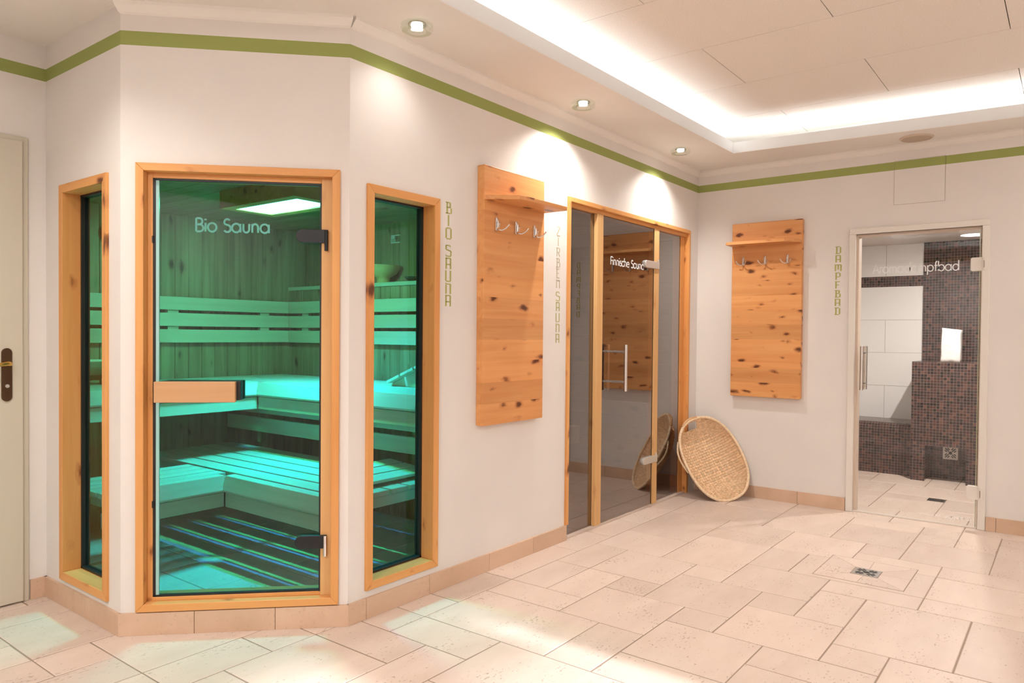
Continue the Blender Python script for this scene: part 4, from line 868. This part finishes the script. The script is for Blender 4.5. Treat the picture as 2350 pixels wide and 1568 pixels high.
def grille(parent, m, size, mat_plate, mat_slot, th=.003):
    """local plate in xy, facing +z, transformed by m"""
    h = size / 2; MB().box(-h, h, -h, h, 0, th, m).build('plate', mat_plate, parent)
    sl_ = MB(); d = math.sqrt(.5)
    for qx, qy in ((1, 1), (1, -1), (-1, 1), (-1, -1)):
        for k, (a0, a1) in zip((-1, 0, 1), ((.42, .80), (.30, .98), (.42, .80))):
            u = Vector((qx * d, qy * d)); v = Vector((-u.y, u.x)); o = v * (k * .24 * h); w = .075 * h
            P = [u * a0 * h + o - v * w, u * a1 * h + o - v * w, u * a1 * h + o + v * w, u * a0 * h + o + v * w]
            sl_.add([m @ Vector((p.x, p.y, th)) for p in P] + [m @ Vector((p.x, p.y, th + .0006)) for p in P], [(0, 1, 2, 3), (4, 5, 6, 7), (0, 1, 5, 4), (1, 2, 6, 5), (2, 3, 7, 6), (3, 0, 4, 7)])
    sl_.lathe([(.24 * h, th), (.24 * h, th + .0006), (0, th + .0006)], 20, m=m)
    sl_.build('slots', mat_slot, parent)
vg = thing('vent_grille', (1.98, -1.690, .247), 0, 'white square vent grille in the pedestal niche of the steam bath', 'grille')
grille(vg, Matrix.Rotation(-PI / 2, 4, 'Y'), .124, plain('white_enamel', (.78, .72, .66), .35), m_black)
# white salt stone
rs = random.Random(5); bm = bmesh.new(); bmesh.ops.create_cube(bm, size=1.0); bmesh.ops.subdivide_edges(bm, edges=bm.edges[:], cuts=9, use_grid_fill=True)
from mathutils import noise
for v in bm.verts:
    p = v.co.copy(); k = 1.0 - .10 * (p.x ** 2 + p.y ** 2) * 2
    taper = 1.0 - .12 * (p.z + .5) if p.y > 0 else 1.0 + .02 * p.z
    n = noise.noise(p * 2.2 + Vector((3, 1, 7))) * .06 + noise.noise(p * 6.0) * .025
    v.co = Vector((p.x * .15 * k * (1 + n * 1.5), p.y * .175 * k * taper * (1 + n * 1.2), p.z * .305 * (1 + n * .25) + (.02 * p.y if p.z > .3 else 0)))
zmin = min(v.co.z for v in bm.verts)
for v in bm.verts:
    if v.co.z < zmin + .018: v.co.z = zmin
me = bpy.data.meshes.new('salt_stone'); bm.to_mesh(me); bm.free()
st = bpy.data.objects.new('salt_stone', me); COL.objects.link(st); st.location = (1.87, -1.695, 1.110 - zmin)
m_salt, nts, bs = new_mat('white_salt'); bs.inputs['Base Color'].default_value = (.88, .84, .81, 1); bs.inputs['Roughness'].default_value = .45; bs.inputs['Subsurface Weight'].default_value = .3; bs.inputs['Subsurface Radius'].default_value = (.03, .02, .015)
tcs = N(nts, 'ShaderNodeTexCoord'); ns = N(nts, 'ShaderNodeTexNoise', inputs={'Scale': 30.0, 'Detail': 5.0}); link(nts, tcs.outputs['Object'], ns.inputs['Vector']); bps = N(nts, 'ShaderNodeBump', inputs={'Strength': .5, 'Distance': .01}); link(nts, ns.outputs['Fac'], bps.inputs['Height']); link(nts, bps.outputs[0], bs.inputs['Normal'])
me.materials.append(m_salt)
for p in me.polygons: p.use_smooth = True
tag(st, 'upright block of white salt stone on the mosaic pedestal', 'stone')
# steam bath lamp
t = thing('ceiling_downlight', (.95, -1.95, SZ), 0, 'small round lamp in the steam bath ceiling, hidden above the door', 'ceiling light')
MB().lathe([(.045, 0), (.045, -.008), (.03, -.010), (.03, -.002), (0, -.002)], 24).build('metal_rim', m_metal, t, smooth=True)
STEAM_E = 44
o = area('lamp_light', (0, 0, -.014), .05, .05, STEAM_E, (1.0, .93, .88), shape='DISK'); o.parent = t
# ------------------------------------------------------------------ floor drains
fd = thing('floor_drain', (-1.513, -1.690, 0), 0, 'square steel floor drain in the cut slab of the main floor', 'drain')
a0, a1, b0, b1, zt = -1.725, -1.276, -1.912, -1.457, .0011
mb = MB().box(a0 - .004, a1 + .004, b0 - .004, b1 + .004, -.001, .0004); q = mb.build('joint_bed', m_grout, fd); q.location = (1.513, 1.690, 0)
cx, cy, hd_ = -1.513, -1.690, .0715
cor = [(a0, b0), (a1, b0), (a1, b1), (a0, b1)]; inn = [(cx - hd_, cy - hd_), (cx + hd_, cy - hd_), (cx + hd_, cy + hd_), (cx - hd_, cy + hd_)]
mb = MB()
def quad_inset(P, d, z0, z1):
    c = sum((Vector(p) for p in P), Vector((0, 0))) / len(P); out = []
    n = len(P); P = [Vector(p) for p in P]
    for k in range(n):
        a, p, b = P[k - 1], P[k], P[(k + 1) % n]; e1 = (p - a).normalized(); e2 = (b - p).normalized(); n1 = Vector((-e1.y, e1.x)); n2 = Vector((-e2.y, e2.x)); bis = n1 + n2
        bis = bis.normalized(); out.append(p + bis * (d / max(bis.dot(n1), .3)))
    vs = [(p.x, p.y, z0) for p in out] + [(p.x, p.y, z1) for p in out]; n = len(out)
    mb.add(vs, [tuple(range(n, 2 * n)), tuple(range(n))] + [(k, (k + 1) % n, n + (k + 1) % n, n + k) for k in range(n)])
for k in range(4):
    l = (k + 1) % 4; mo = ((cor[k][0] + cor[l][0]) / 2, (cor[k][1] + cor[l][1]) / 2); mi = ((inn[k][0] + inn[l][0]) / 2, (inn[k][1] + inn[l][1]) / 2)
    quad_inset([cor[k], mo, mi, inn[k]], .0013, .0002, zt); quad_inset([mo, cor[l], inn[l], mi], .0013, .0002, zt)
q = mb.build('cut_slab', m_tile, fd); q.location = (1.513, 1.690, 0)
grille(fd, Matrix.Translation((0, 0, .0003)), .136, m_metal, m_black, .0018)
fd2 = thing('floor_drain', (.858, -1.725, 0), 0, 'small square floor drain inside the steam bath', 'drain')
grille(fd2, Matrix.Translation((0, 0, .0003)), .125, m_metal, m_black, .0018)
# ------------------------------------------------------------------ woven basket leaning in the corner
Cb = Vector((-6.00295712, -2.60489425, 1.33)); sc = 1.018
bc = Cb + (Vector((-.32546, -.30037, .34355)) - Cb) * sc
bn = Vector((-.65283787, -.63758767, .4090045)); brr = Vector((.75672975, -.5732445, .31424645)); bu = Vector((.03409991, .51465786, .85671727))
BM = Matrix((brr, bu, bn)).transposed().to_4x4(); BM.translation = bc
A_, B_ = .2476 * sc - .008, .3545 * sc - .008
bk = bpy.data.objects.new('wicker_basket', None); COL.objects.link(bk); bk.matrix_world = BM
tag(bk, 'oval woven basket leaning on its edge in the corner between tinted glass and far wall', 'basket')
def wick(name, ca, cb):
    m, nt, b = new_mat(name); tc = N(nt, 'ShaderNodeTexCoord'); mp = N(nt, 'ShaderNodeMapping'); mp.inputs['Scale'].default_value = (60, 60, 60); link(nt, tc.outputs['Object'], mp.inputs['Vector'])
    n = N(nt, 'ShaderNodeTexNoise', inputs={'Scale': 1.0, 'Detail': 4.0}); link(nt, mp.outputs[0], n.inputs['Vector']); mx = N(nt, 'ShaderNodeMix', data_type='RGBA')
    mr = N(nt, 'ShaderNodeMapRange', inputs={'From Min': .35, 'From Max': .65}); link(nt, n.outputs['Fac'], mr.inputs['Value']); link(nt, mr.outputs[0], mx.inputs[0]); mx.inputs[6].default_value = (*cb, 1); mx.inputs[7].default_value = (*ca, 1)
    geo = N(nt, 'ShaderNodeNewGeometry'); hs = N(nt, 'ShaderNodeHueSaturation'); v = N(nt, 'ShaderNodeMapRange', inputs={'To Min': .84, 'To Max': 1.1}); link(nt, geo.outputs['Random Per Island'], v.inputs['Value']); link(nt, v.outputs[0], hs.inputs['Value']); link(nt, mx.outputs[2], hs.inputs['Color'])
    link(nt, hs.outputs[0], b.inputs['Base Color']); b.inputs['Roughness'].default_value = .55; return m
m_w1 = wick('split_willow', (.84, .60, .38), (.70, .45, .25)); m_w2 = wick('pale_willow_rim', (.88, .68, .46), (.74, .52, .32)); m_w3 = wick('handle_willow', (.62, .38, .19), (.50, .29, .14))
DEP = .135
def sup(t, A=A_, B=B_, e=.86):
    c, s_ = math.cos(t), math.sin(t); return Vector((math.copysign(abs(c) ** e, c) * A, math.copysign(abs(s_) ** e, s_) * B))
def rho(a, b): return (abs(a / A_) ** (2 / .86) + abs(b / B_) ** (2 / .86)) ** (.86 / 2)
def depth(a, b):
    r = min(rho(a, b), 1.0); return -DEP * (1 - r ** 3.2) ** .8
def surf(a, b, off):
    e = .002; z = depth(a, b)
    r = rho(a, b)
    if r > .97: nrm = Vector((0, 0, 1)) * .5 + Vector((-a, -b, 0)).normalized() * .85
    else: nrm = Vector((-(depth(a + e, b) - z) / e, -(depth(a, b + e) - z) / e, 1))
    return Vector((a, b, z)) + nrm.normalized() * off
def gap(a, b): return b > B_ - .062 and b < B_ - .012 and -.115 < a < .02
def strip_on(mb, P, w, dirv, th=.0016):
    n = len(P)
    if n < 2: return
    vs = []
    for (a, b, off) in P:
        if dirv == 0: q = [(a, b - w / 2), (a, b + w / 2)]
        else: q = [(a - w / 2, b), (a + w / 2, b)]
        for (x, y) in q:
            r = rho(x, y)
            if r > 1: x, y = x / r, y / r
            vs += [surf(x, y, off + th / 2), surf(x, y, off - th / 2)]
    fs = []
    for i in range(n - 1):
        o = 4 * i; fs += [(o, o + 2, o + 6, o + 4), (o + 1, o + 5, o + 7, o + 3), (o, o + 4, o + 5, o + 1), (o + 2, o + 3, o + 7, o + 6)]
    fs += [(0, 1, 3, 2), (4 * n - 4, 4 * n - 2, 4 * n - 1, 4 * n - 3)]
    mb.add(vs, fs)
wa, we = MB(), MB(); PW = .0215
def extent(v, which):
    L = A_ if which == 0 else B_; K = B_ if which == 0 else A_
    q = 1 - abs(v / K) ** (2 / .86)
    return L * max(q, 0) ** (.86 / 2)
# wefts: along a at constant b
b = -B_ + .008; k = 0; wefts = []
while b < B_ - .006:
    pit = PW if abs(b) < .19 else .0125
    wefts.append((b + pit / 2, pit)); b += pit
for k, (b, pit) in enumerate(wefts):
    ex = extent(b, 0) - .002; nn = max(int(2 * ex / .0054), 2); P = []
    for i in range(nn + 1):
        a = -ex + 2 * ex * i / nn
        if gap(a, b):
            strip_on(we, P, pit - .003, 0); P = []; continue
        P.append((a, b, .0022 * math.sin(PI * a / PW + PI * k)))
    strip_on(we, P, pit - (.003 if pit > .02 else .0022), 0)
na = int(A_ / PW)
for q in range(-na, na + 1):
    a = (q + .5) * PW
    if abs(a) > A_ - .01: continue
    ex = extent(a, 1) - .002; nn = int(2 * ex / .0054); P = []
    for i in range(nn + 1):
        b = -ex + 2 * ex * i / nn
        if gap(a, b):
            strip_on(wa, P, .0175, 1); P = []; continue
        k = min(range(len(wefts)), key=lambda z: abs(wefts[z][0] - b)); 
        s0 = math.sin(PI * a / PW + PI * k); P.append((a, b, -.0020 * s0))
    strip_on(wa, P, .0175, 1)
we.build('weft_strips', m_w1, bk); wa.build('warp_strips', m_w1, bk)
ring = []; rad = []
n = 360
for i in range(n):
    p = sup(2 * PI * i / n, A_ + .004, B_ + .004); ring.append((p.x, p.y, .002)); rad.append(.0105 + .0016 * abs(math.sin(i * PI / 5)))
MB().tube(ring, rad, 10, closed=True).build('bound_rim', m_w2, bk, smooth=True)
hp = []
for i in range(25):
    a = -.125 + .155 * i / 24; p = extent(0, 1); hp.append((a, math.copysign(1, 1) * (B_ * max(1 - abs(a / A_) ** (2 / .86), 0) ** (.43)) + .012 + .006 * math.sin(PI * i / 24), .004))
MB().tube(hp, .011, 10).build('handle', m_w3, bk, smooth=True)
e1 = []
for i in range(21):
    t_ = PI * (.80 + .22 * i / 20); p = sup(t_, A_ + .010, B_ + .010); s_ = math.sin(PI * i / 20); e1.append((p.x - .012 * s_, p.y, -.012 - .022 * s_))
MB().tube(e1, .0085, 10).build('handle', m_w2, bk, smooth=True)
